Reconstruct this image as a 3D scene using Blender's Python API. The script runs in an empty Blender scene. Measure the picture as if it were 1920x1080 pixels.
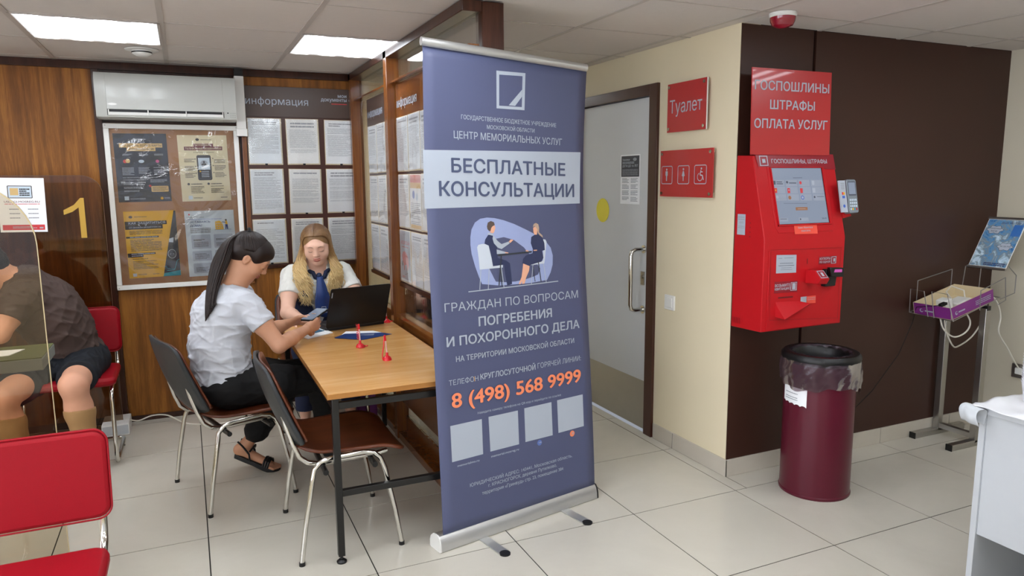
import bpy, math, random
import numpy as np
from mathutils import Vector, Matrix
random.seed(7)
SC = bpy.context.scene
COL = SC.collection
# ---------------------------------------------------------------- camera
cd = bpy.data.cameras.new('camera'); cam = bpy.data.objects.new('camera', cd); COL.objects.link(cam)
yaw, pitch, roll = -.4228, .1476, -.0081
fwd = Vector((-math.sin(yaw)*math.cos(pitch), math.cos(yaw)*math.cos(pitch), -math.sin(pitch)))
rgt = Vector((math.cos(yaw), math.sin(yaw), 0)); up = rgt.cross(fwd)
r2 = math.cos(roll)*rgt+math.sin(roll)*up; u2 = -math.sin(roll)*rgt+math.cos(roll)*up
cam.matrix_world = Matrix(((r2.x, u2.x, -fwd.x, .0064), (r2.y, u2.y, -fwd.y, -2.6349), (r2.z, u2.z, -fwd.z, 1.5282), (0, 0, 0, 1)))
cd.sensor_width = 36; cd.lens = 1349.7/1920*36; cd.clip_start = .05
SC.camera = cam
# ---------------------------------------------------------------- world, exposure
w = bpy.data.worlds.new('world'); SC.world = w; w.use_nodes = True
w.node_tree.nodes['Background'].inputs[0].default_value = (.75, .8, .9, 1)
w.node_tree.nodes['Background'].inputs[1].default_value = .4
SC.view_settings.view_transform = 'Standard'; SC.view_settings.look = 'None'
SC.view_settings.gamma = 1; SC.view_settings.use_curve_mapping = False
SC.view_settings.exposure = 0.0
LAMP = 11.3                      # strength of the ceiling panels' tubes
CEIL = 2.26
SC.cycles.max_bounces = 8; SC.cycles.transparent_max_bounces = 16; SC.cycles.diffuse_bounces = 4
# ---------------------------------------------------------------- materials
def lin(c):
    c = c/255.
    return c/12.92 if c <= .04045 else ((c+.055)/1.055)**2.4
def rgb(c):
    if isinstance(c, str): c = tuple(int(c[i:i+2], 16) for i in (0, 2, 4))
    return (lin(c[0]), lin(c[1]), lin(c[2]), 1)
class NT:
    def __init__(s, name):
        s.m = bpy.data.materials.new(name); s.m.use_nodes = True; s.t = s.m.node_tree
        s.b = s.t.nodes['Principled BSDF']; s.out = s.t.nodes['Material Output']
    def n(s, typ, **kw):
        nd = s.t.nodes.new(typ)
        for k, v in kw.items():
            if k.startswith('i_'): nd.inputs[k[2:].replace('_', ' ')].default_value = v
            else: setattr(nd, k, v)
        return nd
    def l(s, a, b): s.t.links.new(a, b)
    def coord(s, scale=(1, 1, 1), rot=(0, 0, 0), which='Object'):
        tc = s.n('ShaderNodeTexCoord'); mp = s.n('ShaderNodeMapping'); s.l(tc.outputs[which], mp.inputs[0])
        mp.inputs['Scale'].default_value = scale; mp.inputs['Rotation'].default_value = rot
        return mp.outputs[0]
    def noise(s, vec, scale, detail=4, rough=.55, dist=0):
        nz = s.n('ShaderNodeTexNoise'); s.l(vec, nz.inputs['Vector'])
        nz.inputs['Scale'].default_value = scale; nz.inputs['Detail'].default_value = detail
        nz.inputs['Roughness'].default_value = rough; nz.inputs['Distortion'].default_value = dist
        return nz.outputs['Fac']
    def ramp(s, fac, stops):
        r = s.n('ShaderNodeValToRGB'); s.l(fac, r.inputs[0]); e = r.color_ramp.elements
        e[0].position, e[0].color = stops[0][0], rgb(stops[0][1]); e[1].position, e[1].color = stops[-1][0], rgb(stops[-1][1])
        for p, c in stops[1:-1]:
            q = e.new(p); q.color = rgb(c)
        return r.outputs[0]
    def bump(s, fac, strength=.2, dist=.01):
        b = s.n('ShaderNodeBump'); b.inputs['Strength'].default_value = strength; b.inputs['Distance'].default_value = dist
        s.l(fac, b.inputs['Height']); s.l(b.outputs[0], s.b.inputs['Normal'])
def mat(name, c, rough=.5, metal=0, var=.06, vscale=12, bump=0, bscale=200, coat=0, spec=.5, trans=0, ior=1.45, sheen=0):
    m = NT(name); c0 = rgb(c); k = 1-var
    v = m.coord()
    f = m.noise(v, vscale)
    mx = m.n('ShaderNodeMix', data_type='RGBA'); m.l(f, mx.inputs[0])
    mx.inputs[6].default_value = (c0[0]*k, c0[1]*k, c0[2]*k, 1); mx.inputs[7].default_value = tuple(min(1, x*(1+var)) for x in c0[:3])+(1,)
    m.l(mx.outputs[2], m.b.inputs['Base Color'])
    m.b.inputs['Roughness'].default_value = rough; m.b.inputs['Metallic'].default_value = metal
    m.b.inputs['Coat Weight'].default_value = coat; m.b.inputs['Specular IOR Level'].default_value = spec
    m.b.inputs['Transmission Weight'].default_value = trans; m.b.inputs['IOR'].default_value = ior
    if sheen: m.b.inputs['Sheen Weight'].default_value = sheen
    if bump: m.bump(m.noise(m.coord(), bscale, 3), bump, .004)
    return m.m
def wood(name, cols, rough=.4, sx=9, sz=.55, axis='z', coat=0, big=1.0):
    m = NT(name); m.b.inputs['Specular IOR Level'].default_value = .3
    sc = {'z': (sx, sx, sz), 'x': (sz, sx, sx), 'y': (sx, sz, sx)}[axis]
    v = m.coord(sc)
    f1 = m.noise(v, 2.2*big, 6, .6, .9)
    v2 = m.coord(tuple(a*6 for a in sc)); f2 = m.noise(v2, 5, 3, .6)
    mth = m.n('ShaderNodeMath', operation='MULTIPLY_ADD'); m.l(f2, mth.inputs[0]); mth.inputs[1].default_value = .3; m.l(f1, mth.inputs[2])
    sub = m.n('ShaderNodeMath', operation='SUBTRACT'); m.l(mth.outputs[0], sub.inputs[0]); sub.inputs[1].default_value = .15
    m.l(m.ramp(sub.outputs[0], [(.3, cols[0]), (.5, cols[1]), (.7, cols[2])]), m.b.inputs['Base Color'])
    m.b.inputs['Roughness'].default_value = rough; m.b.inputs['Coat Weight'].default_value = coat; m.b.inputs['Coat Roughness'].default_value = .15
    m.bump(f2, .08, .002)
    return m.m
def glass(name, tint=(.93, .95, .94), refl=.5, rough=.02, haze=0, hazec='c8c0b0', wav=0):
    m = NT(name); t = m.t; t.nodes.remove(m.b)
    tr = m.n('ShaderNodeBsdfTransparent'); tr.inputs[0].default_value = tint+(1,)
    gl = m.n('ShaderNodeBsdfGlossy'); gl.inputs['Roughness'].default_value = rough; gl.inputs['Color'].default_value = (1, 1, 1, 1)
    fr = m.n('ShaderNodeFresnel'); fr.inputs[0].default_value = 1.5
    mu = m.n('ShaderNodeMath', operation='MULTIPLY'); m.l(fr.outputs[0], mu.inputs[0]); mu.inputs[1].default_value = refl
    mx = m.n('ShaderNodeMixShader'); m.l(mu.outputs[0], mx.inputs[0]); m.l(tr.outputs[0], mx.inputs[1]); m.l(gl.outputs[0], mx.inputs[2])
    o = mx.outputs[0]
    if wav:
        b = m.n('ShaderNodeBump'); b.inputs['Strength'].default_value = 1; b.inputs['Distance'].default_value = wav
        m.l(m.noise(m.coord(), 3.2, 1.5, .45, 1.2), b.inputs['Height']); m.l(b.outputs[0], gl.inputs['Normal']); m.l(b.outputs[0], fr.inputs['Normal'])
    if haze:
        df = m.n('ShaderNodeBsdfDiffuse'); df.inputs[0].default_value = rgb(hazec)
        m2 = m.n('ShaderNodeMixShader'); m2.inputs[0].default_value = haze; m.l(o, m2.inputs[1]); m.l(df.outputs[0], m2.inputs[2]); o = m2.outputs[0]
    m.l(o, m.out.inputs[0]); return m.m
def emit(name, c, s):
    m = NT(name); m.b.inputs['Base Color'].default_value = (.02, .02, .02, 1); m.b.inputs['Emission Color'].default_value = rgb(c); m.b.inputs['Emission Strength'].default_value = s
    m.b.inputs['Roughness'].default_value = .3
    return m.m
M = {}
M['tile'] = None
def tile_mat(name, c1, c2, rough):
    m = NT(name); v = m.coord(which='Object')
    oi = m.n('ShaderNodeObjectInfo')
    ad = m.n('ShaderNodeVectorMath', operation='ADD'); m.l(v, ad.inputs[0]); m.l(oi.outputs['Location'], ad.inputs[1])
    f = m.noise(ad.outputs[0], 1.6, 5, .6, .6)
    m.l(m.ramp(f, [(.3, c1), (.7, c2)]), m.b.inputs['Base Color'])
    f2 = m.noise(ad.outputs[0], 4, 4)
    mr = m.n('ShaderNodeMapRange'); m.l(f2, mr.inputs[0]); mr.inputs[3].default_value = rough*.75; mr.inputs[4].default_value = rough*1.35
    m.l(mr.outputs[0], m.b.inputs['Roughness'])
    return m.m
M['tile'] = tile_mat('porcelain tile', 'c0bbae', 'ccc7ba', .17)
M['grout'] = mat('dark grout', '231f1b', .9)
M['bbtile'] = tile_mat('baseboard tile', 'b8b0a2', 'c8c1b4', .3)
M['beige'] = mat('beige wall paint', 'e2d6b8', .65, var=.04, vscale=2.2, bump=.1, bscale=120)
M['grey_wall'] = mat('pale wall paint', 'c9c2ae', .7, var=.03, vscale=2, bump=.08, bscale=120)
M['dark_wall'] = mat('dark brown wall panel', '3b231b', .42, var=.12, vscale=3, spec=.4)
M['ceiling'] = mat('mineral fibre ceiling panel', 'cfc8c2', .9, var=.03, vscale=30, bump=.25, bscale=260)
M['tbar'] = mat('white lacquered ceiling grid', 'b5ada6', .5)
M['veneer'] = wood('orange wood veneer wall', ('613812', '82501c', 'a56c2a'), .5, 7, .4)
M['veneer_dark'] = wood('reddish dark veneer', ('2a150c', '381d12', '46271a'), .3, 9, .5, coat=.2)
M['post'] = wood('partition post veneer', ('5a3015', '6e3f1c', '83501f'), .22, 9, .4, coat=.4)
M['brown'] = mat('dark brown lacquer', '42231a', .3, var=.1, coat=.2)
M['board'] = mat('dark grey brown board', '4a3931', .35, var=.05)
M['beech'] = wood('beech laminate', ('be8849', 'cb985a', 'd6a86d'), .26, 5, .5, 'x', coat=.15)
M['beech_edge'] = wood('beech edge band', ('8f5f2c', 'a06d35', 'b07b40'), .5, 5, .5, 'x')
M['black_metal'] = mat('black painted steel', '141312', .32, var=.2, vscale=40)
M['black_plastic'] = mat('black plastic', '101011', .4)
M['grey_plastic'] = mat('charcoal plastic', '2e3133', .4, bump=.3, bscale=500)
M['chrome'] = mat('chrome', 'd4d2cc', .12, 1, var=.03)
M['steel'] = mat('brushed steel', 'b4b2ae', .3, 1, var=.05)
M['alu'] = mat('anodised aluminium', 'c6c6c4', .32, .75, var=.03)
M['red_vinyl'] = mat('red vinyl upholstery', '930a1a', .45, spec=.25, var=.06, vscale=5, bump=.12, bscale=420)
M['seat_brown'] = wood('brown bent plywood', ('4a2416', '5d2f1c', '6d3a24'), .28, 6, .5, 'y', coat=.25)
M['white'] = mat('white plastic', 'e4e4e0', .35, var=.02)
M['white_paint'] = mat('white painted board', 'bbbfc3', .4, var=.03)
M['ac_white'] = mat('glossy white plastic', 'b6b8b3', .3, var=.02, coat=.15)
M['cork'] = mat('cork', 'a87e5c', .8, var=.14, vscale=160, bump=.4, bscale=300)
M['film'] = glass('wrinkled plastic film', (.97, .97, .97), 1.3, .06, .01, 'ffffff', wav=.03)
M['glass'] = glass('clear pane', (.96, .975, .97), .55)
M['day'] = emit('daylit frosted window glass', 'eef2ff', 1.0)  # fill glow for the added windows behind the camera
M['day2'] = emit('daylit window glass, sunny side', 'eef2ff', 9.0)  # stronger fill glow for the added windows on the left
M['pocket'] = glass('document pocket film', (.97, .97, .97), 1.6, .08, .13, 'ffffff', wav=.006)
M['screen_glass'] = glass('tinted screen pane', (.84, .79, .70), .8, .02)
M['brown_pane'] = glass('brown tinted pane', (.74, .65, .55), .8, .03)
M['pane_edge'] = mat('pane edge', 'b9a882', .3)
M['paper'] = mat('white paper', 'f6f8fa', .7, var=.02)
M['ink'] = mat('grey print', '989ca3', .8, var=.02)
M['black'] = mat('black ink', '1b1b1d', .6)
M['navy'] = mat('navy print film', '4f5472', .48, var=.04, vscale=3)
M['navy_text'] = mat('navy lettering', '47506b', .5)
M['white_print'] = mat('white print', 'aab2be', .5, var=.01)
M['orange_print'] = mat('orange print', 'f08a62', .5)
M['red'] = mat('red enamel', 'b8161e', .42, spec=.25, var=.04, coat=.05)
M['maroon'] = mat('maroon label', '8c0f22', .35)
M['red_sign'] = mat('red acrylic sign', 'b22a2c', .3, var=.03, coat=.3)
M['burgundy'] = mat('burgundy enamel', '581828', .28, var=.1, vscale=4, coat=.12, spec=.3)
M['door'] = mat('grey painted door', 'cfd2d4', .36, .0, var=.03, vscale=3)
M['yellow'] = mat('yellow sticker', 'efe04a', .5)
M['skin'] = mat('skin', 'd9a184', .5, var=.05, vscale=25)
M['skin_w1'] = mat('tan skin', 'c89475', .5, var=.05, vscale=25)
M['skin_w2'] = mat('fair skin', 'eabca4', .5, var=.04, vscale=25)
M['lips'] = mat('lips', 'b04a4a', .4)
M['dark_hair'] = mat('dark brown hair', '1d100c', .48, var=.35, vscale=60)
M['black_hair'] = mat('black hair', '0f0d0d', .45, var=.3, vscale=60)
M['tshirt'] = mat('white cotton', 'c6cad2', .85, var=.02, bump=.1, bscale=500)
M['blouse'] = mat('cream white blouse', 'dcdcd6', .75, var=.02)
M['navy_cloth'] = mat('navy cloth', '1a2444', .7, var=.1)
M['tie'] = mat('royal blue satin', '20386e', .4, var=.08)
M['trousers'] = mat('black trousers', '0b0b0d', .85)
M['brown_shirt'] = mat('brown grey cotton', '4a3b36', .85, var=.07)
M['shorts'] = mat('dark navy shorts', '12171f', .8)
M['sock'] = mat('beige compression stocking', 'a98458', .8)
M['cable'] = mat('white cable', 'd8d4c8', .5)
M['wire'] = mat('grey wire', '9a9894', .35, .8)
M['purple'] = mat('purple cardboard', '7d2c7e', .45)
M['purple_bag'] = mat('purple bag fabric', '7a3c7c', .7)
M['card'] = mat('cream cardboard', 'd8c8a4', .7)
M['coat'] = mat('dark brown coat cloth', '3a2c28', .8, var=.15)
M['screen_blue'] = emit('kiosk screen', 'a9b8d2', .55)
# ---------------------------------------------------------------- mesh builder
def norm(v): return Vector(v).normalized()
class MB:
    def __init__(s): s.v = []; s.f = []; s.m = []; s.mi = 0
    def add(s, vs, fs, mi=None):
        o = len(s.v); s.v += [tuple(v) for v in vs]; mi = s.mi if mi is None else mi
        for f in fs: s.f.append([o+i for i in f]); s.m.append(mi)
        return s
    def box(s, x0, x1, y0, y1, z0, z1, mt=None, mi=None):
        vs = [(x, y, z) for z in (z0, z1) for y in (y0, y1) for x in (x0, x1)]
        if mt: vs = [mt@Vector(v) for v in vs]
        return s.add(vs, [(0, 2, 3, 1), (4, 5, 7, 6), (0, 1, 5, 4), (2, 6, 7, 3), (0, 4, 6, 2), (1, 3, 7, 5)], mi)
    def tube(s, path, r, n=10, caps=True, closed=False, mi=None):
        P = [Vector(p) for p in path]; N = len(P); rs = r if isinstance(r, (list, tuple)) else [r]*N
        rings = []; prev = None
        for i in range(N):
            if closed: t = (P[(i+1) % N]-P[i-1])
            else: t = (P[min(i+1, N-1)]-P[max(i-1, 0)])
            t = t.normalized() if t.length > 1e-9 else Vector((0, 0, 1))
            if prev is None:
                a = Vector((0, 0, 1)) if abs(t.z) < .9 else Vector((1, 0, 0)); u = t.cross(a).normalized()
            else: u = (prev-t*prev.dot(t)); u = u.normalized() if u.length > 1e-6 else t.orthogonal().normalized()
            prev = u; w_ = t.cross(u)
            rr = rs[i] if isinstance(rs[i], tuple) else (rs[i], rs[i])
            rings.append([P[i]+u*math.cos(2*math.pi*k/n)*rr[0]+w_*math.sin(2*math.pi*k/n)*rr[1] for k in range(n)])
        vs = [v for q in rings for v in q]; fs = []
        for i in range(N if closed else N-1):
            j = (i+1) % N
            for k in range(n): fs.append((i*n+k, i*n+(k+1) % n, j*n+(k+1) % n, j*n+k))
        if caps and not closed: fs += [tuple(range(n))[::-1], tuple((N-1)*n+k for k in range(n))]
        return s.add(vs, fs, mi)
    def cyl(s, a, b, r, n=16, r2=None, mi=None): return s.tube([a, b], [r, r if r2 is None else r2], n, mi=mi)
    def lathe(s, c, prof, n=32, mi=None, capb=True, capt=True):
        vs = []; fs = []
        for r, z in prof: vs += [(c[0]+r*math.cos(2*math.pi*k/n), c[1]+r*math.sin(2*math.pi*k/n), c[2]+z) for k in range(n)]
        for i in range(len(prof)-1):
            for k in range(n): fs.append((i*n+k, i*n+(k+1) % n, (i+1)*n+(k+1) % n, (i+1)*n+k))
        if capb: fs.append(tuple(range(n))[::-1])
        if capt: fs.append(tuple((len(prof)-1)*n+k for k in range(n)))
        return s.add(vs, fs, mi)
    def prism(s, poly, fn, t0, t1, mi=None):
        """poly of 2d points; fn(a,b,t)->3d"""
        n = len(poly); vs = [fn(a, b, t0) for a, b in poly]+[fn(a, b, t1) for a, b in poly]
        return s.add(vs, [tuple(range(n))[::-1], tuple(range(n, 2*n))]+[(i, (i+1) % n, n+(i+1) % n, n+i) for i in range(n)], mi)
    def grid(s, fn, nu, nv, mi=None):
        vs = [fn(i/nu, j/nv) for j in range(nv+1) for i in range(nu+1)]
        return s.add(vs, [(j*(nu+1)+i, j*(nu+1)+i+1, (j+1)*(nu+1)+i+1, (j+1)*(nu+1)+i) for j in range(nv) for i in range(nu)], mi)
    def ball(s, c, r, n=16, mi=None, half=False):
        rr = r if isinstance(r, tuple) else (r, r, r); m = n//2; vs = []; fs = []
        j0 = m//2 if half else 0
        for j in range(j0, m+1):
            ph = -math.pi/2+math.pi*j/m
            vs += [(c[0]+rr[0]*math.cos(ph)*math.cos(2*math.pi*k/n), c[1]+rr[1]*math.cos(ph)*math.sin(2*math.pi*k/n), c[2]+rr[2]*math.sin(ph)) for k in range(n)]
        for j in range(m-j0):
            for k in range(n): fs.append((j*n+k, j*n+(k+1) % n, (j+1)*n+(k+1) % n, (j+1)*n+k))
        if half: fs.append(tuple(range(n))[::-1])
        return s.add(vs, fs, mi)
    def build(s, name, mats, parent=None, smooth=38, bevel=0, local=False, solid=0, sub=0):
        me = bpy.data.meshes.new(name); me.from_pydata([tuple(v) for v in s.v], [], s.f)
        if not isinstance(mats, (list, tuple)): mats = [mats]
        for m in mats: me.materials.append(m)
        me.polygons.foreach_set('material_index', s.m)
        me.validate(); me.update()
        if smooth:
            me.polygons.foreach_set('use_smooth', [True]*len(me.polygons)); me.set_sharp_from_angle(angle=math.radians(smooth))
        o = bpy.data.objects.new(name, me); COL.objects.link(o)
        if parent:
            o.parent = parent
            if not local: me.transform(ROOTM[parent.name].inverted())
            ROOTM[o.name] = ROOTM[parent.name]
        else: ROOTM[o.name] = Matrix()
        if solid: md = o.modifiers.new('thickness', 'SOLIDIFY'); md.thickness = solid; md.offset = -1
        if bevel: md = o.modifiers.new('bevel', 'BEVEL'); md.width = bevel; md.segments = 2; md.limit_method = 'ANGLE'; md.angle_limit = .6
        if sub: md = o.modifiers.new('subdivision', 'SUBSURF'); md.levels = sub; md.render_levels = sub
        return o
ROOTM = {}
def tag(o, label=None, cat=None, group=None, kind=None):
    if label: o['label'] = label
    if cat: o['category'] = cat
    if group: o['group'] = group
    if kind: o['kind'] = kind
    return o
def empty(name, loc=(0, 0, 0), rz=0, label=None, cat=None, group=None, kind=None):
    o = bpy.data.objects.new(name, None); COL.objects.link(o); o.empty_display_size = .1
    o.location = loc; o.rotation_euler = (0, 0, rz)
    ROOTM[o.name] = Matrix.Translation(loc) @ Matrix.Rotation(rz, 4, 'Z')
    return tag(o, label, cat, group, kind)
def center(o):
    """moves a parentless mesh's origin to its base"""
    me = o.data; n = len(me.vertices); a = np.empty(n*3); me.vertices.foreach_get('co', a); a = a.reshape(-1, 3)
    c = Vector(((a[:, 0].min()+a[:, 0].max())/2, (a[:, 1].min()+a[:, 1].max())/2, a[:, 2].min()))
    me.transform(Matrix.Translation(-c)); o.location = c; ROOTM[o.name] = Matrix.Translation(c); return o
def copy_tree(o, parent=None):
    c = o.copy(); COL.objects.link(c)
    if parent: c.parent = parent
    for ch in list(o.children): copy_tree(ch, c)
    return c
def bx(*a, **k): return MB().box(*a, **k)
def quadfn(O, U, V, N=None):
    O, U, V = Vector(O), Vector(U), Vector(V); N = U.cross(V).normalized() if N is None else Vector(N)
    return lambda u, v, d=0: O+U*u+V*v+N*d
def rrect(x0, y0, x1, y1, r, n=5):
    pts = []
    for cx, cy, a0 in ((x1-r, y0+r, -90), (x1-r, y1-r, 0), (x0+r, y1-r, 90), (x0+r, y0+r, 180)):
        for k in range(n+1): a = math.radians(a0+90*k/n); pts.append((cx+r*math.cos(a), cy+r*math.sin(a)))
    return pts
# ---------------------------------------------------------------- flat print
_tc = {}
def _fill(cons):
    """non-zero winding fill of closed outlines, as flat horizontal trapezoids"""
    E = []
    for c in cons:
        for (x0, y0), (x1, y1) in zip(c, c[1:]+c[:1]):
            if abs(y1-y0) > 1e-6: E.append((x0, y0, x1, y1, 1) if y1 > y0 else (x1, y1, x0, y0, -1))
    ys = sorted({round(y, 4) for e in E for y in (e[1], e[3])}); V, F = [], []
    for ya, yb in zip(ys, ys[1:]):
        if yb-ya < 1e-4: continue
        ym = (ya+yb)/2; L = []
        for x0, y0, x1, y1, w_ in E:
            if y0 <= ym < y1: f = lambda y: x0+(x1-x0)*(y-y0)/(y1-y0); L.append((f(ym), f(ya), f(yb), w_))
        L.sort(); w_ = 0
        for i, q in enumerate(L):
            if w_ == 0: st = q
            w_ += q[3]
            if w_ == 0: o = len(V); V += [(st[1], ya), (q[1], ya), (q[2], yb), (st[2], yb)]; F.append((o, o+1, o+2, o+3))
    return V, F
def _raw(txt):
    cu = bpy.data.curves.new('t', 'FONT'); cu.body = txt; cu.size = 1
    o = bpy.data.objects.new('t', cu); COL.objects.link(o)
    dg = bpy.context.evaluated_depsgraph_get(); c2 = o.evaluated_get(dg).to_curve(dg); groups = {}
    for sp in c2.splines:
        P_ = [(b_.co.copy(), b_.handle_left.copy(), b_.handle_right.copy()) for b_ in sp.bezier_points]; c = []
        for (p0, _, h0), (p1, h1_, _) in zip(P_, P_[1:]+P_[:1]):
            ln = (p1-p0).length; flat = ln < 1e-6 or (abs((p1-p0).to_2d().cross((h0-p0).to_2d())) < 2e-4 and abs((p1-p0).to_2d().cross((h1_-p1).to_2d())) < 2e-4)
            for k in range(1 if flat else 4):
                t = k/4; q = p0*(1-t)**3+h0*3*t*(1-t)**2+h1_*3*t*t*(1-t)+p1*t**3; c.append((q.x, q.y))
        groups.setdefault(sp.character_index, []).append(c)
    o.evaluated_get(dg).to_curve_clear(); bpy.data.objects.remove(o); bpy.data.curves.remove(cu)
    V, F = [], []
    for g_ in groups.values():
        vs, fs = _fill(g_); o_ = len(V); V += vs; F += [tuple(i+o_ for i in f) for f in fs]
    return V, F
def glyphs(txt, bold=0):
    k = (txt, bold)
    if k in _tc: return _tc[k]
    V, F = _raw(txt)
    w_ = {-1: 0, 0: 0, 1: .007, 2: .015, 3: .022, 4: .026}[bold]
    if w_:
        V0, F0 = [v[:2] for v in V], F; V, F = [], []
        for q_, (dx, dy) in enumerate(((-w_, 0), (w_, 0), (0, w_*.8), (0, -w_*.8), (w_*.7, w_*.6), (-w_*.7, -w_*.6))):
            o = len(V); V += [(a+dx, b+dy, q_*3e-5) for a, b in V0]; F += [tuple(i+o for i in f) for f in F0]
    _tc[k] = (V, F); return _tc[k]
def capheight():
    if 'cap' not in _tc:
        vs, _ = _raw('Н'); _tc['cap'] = max(v[1] for v in vs)-min(v[1] for v in vs)
    return _tc['cap']
class Print:
    """flat print on a surface fn(u, v, offset); one mesh, several colours"""
    def __init__(s, fn, d=.0012): s.fn = fn; s.d = d; s.mb = MB(); s.mats = []; s.lay = 0
    def mi(s, m):
        if m not in s.mats: s.mats.append(m)
        return s.mats.index(m)
    def poly(s, m, pts, step=.00005):
        s.lay += 1; d = s.d+s.lay*step
        s.mb.add([s.fn(u, v, d) for u, v in pts], [tuple(range(len(pts)))], s.mi(m)); return s
    def rect(s, m, x0, y0, x1, y1, r=0): return s.poly(m, rrect(x0, y0, x1, y1, r) if r else [(x0, y0), (x1, y0), (x1, y1), (x0, y1)])
    def circ(s, m, c, r, n=20, sx=1): return s.poly(m, [(c[0]+sx*r*math.cos(2*math.pi*k/n), c[1]+r*math.sin(2*math.pi*k/n)) for k in range(n)])
    def line(s, m, w_, pts):
        s.lay += 1; d = s.d+s.lay*.00005
        for (a, b), (c, e) in zip(pts, pts[1:]):
            l = math.hypot(c-a, e-b) or 1; nx, ny = -(e-b)/l*w_/2, (c-a)/l*w_/2
            s.mb.add([s.fn(x, y, d) for x, y in ((a+nx, b+ny), (a-nx, b-ny), (c-nx, e-ny), (c+nx, e+ny))], [(0, 1, 2, 3)], s.mi(m))
        return s
    def frame(s, m, x0, y0, x1, y1, w_):
        return s.line(m, w_, [(x0, y0), (x1, y0), (x1, y1), (x0, y1), (x0, y0)])
    def text(s, m, txt, x0, x1, y, cap, bold=1):
        vs, fs = glyphs(txt, bold)
        if not vs: return s
        a = min(v[0] for v in vs); b = max(v[0] for v in vs); k = cap/capheight(); s.lay += 1; d = s.d+s.lay*.00005
        if x1 is None: x1 = x0+(b-a)*k
        s.mb.add([s.fn(x0+(v[0]-a)/(b-a)*(x1-x0), y+v[1]*k, d+(v[2] if len(v) > 2 else 0)) for v in vs], fs, s.mi(m)); s.lay += 4; return s
    def lines(s, m, x0, x1, y1, y0, n, h=.4, seed=0, ragged=.3):
        """small illegible lines of print between y1 (top) and y0"""
        rd = random.Random(seed); s.lay += 1; d = s.d+s.lay*.00005; q = s.mi(m); st = (y1-y0)/n
        for i in range(n):
            if rd.random() < .06: continue
            y = y1-(i+.5)*st; x = x0; e = x1-(x1-x0)*(rd.random()*ragged if rd.random() < .4 else 0)
            while x < e:
                l = min(rd.uniform(.06, .3)*(x1-x0), e-x)
                s.mb.add([s.fn(a, b, d) for a, b in ((x, y-st*h/2), (x+l, y-st*h/2), (x+l, y+st*h/2), (x, y+st*h/2))], [(0, 1, 2, 3)], q)
                x += l+(x1-x0)*.015
        return s
    def ops(s, L, cols):
        for o in L:
            if o[1] not in cols: continue
            m = cols[o[1]]
            if o[0] == 'p': s.poly(m, o[2])
            elif o[0] == 'l': s.line(m, o[2], o[3])
            elif o[0] == 'c': s.circ(m, o[2], o[3])
            else: s.text(m, o[2], *o[3:])
        return s
    def build(s, name, parent=None):
        return s.mb.build(name, s.mats, parent, smooth=0)
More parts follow.
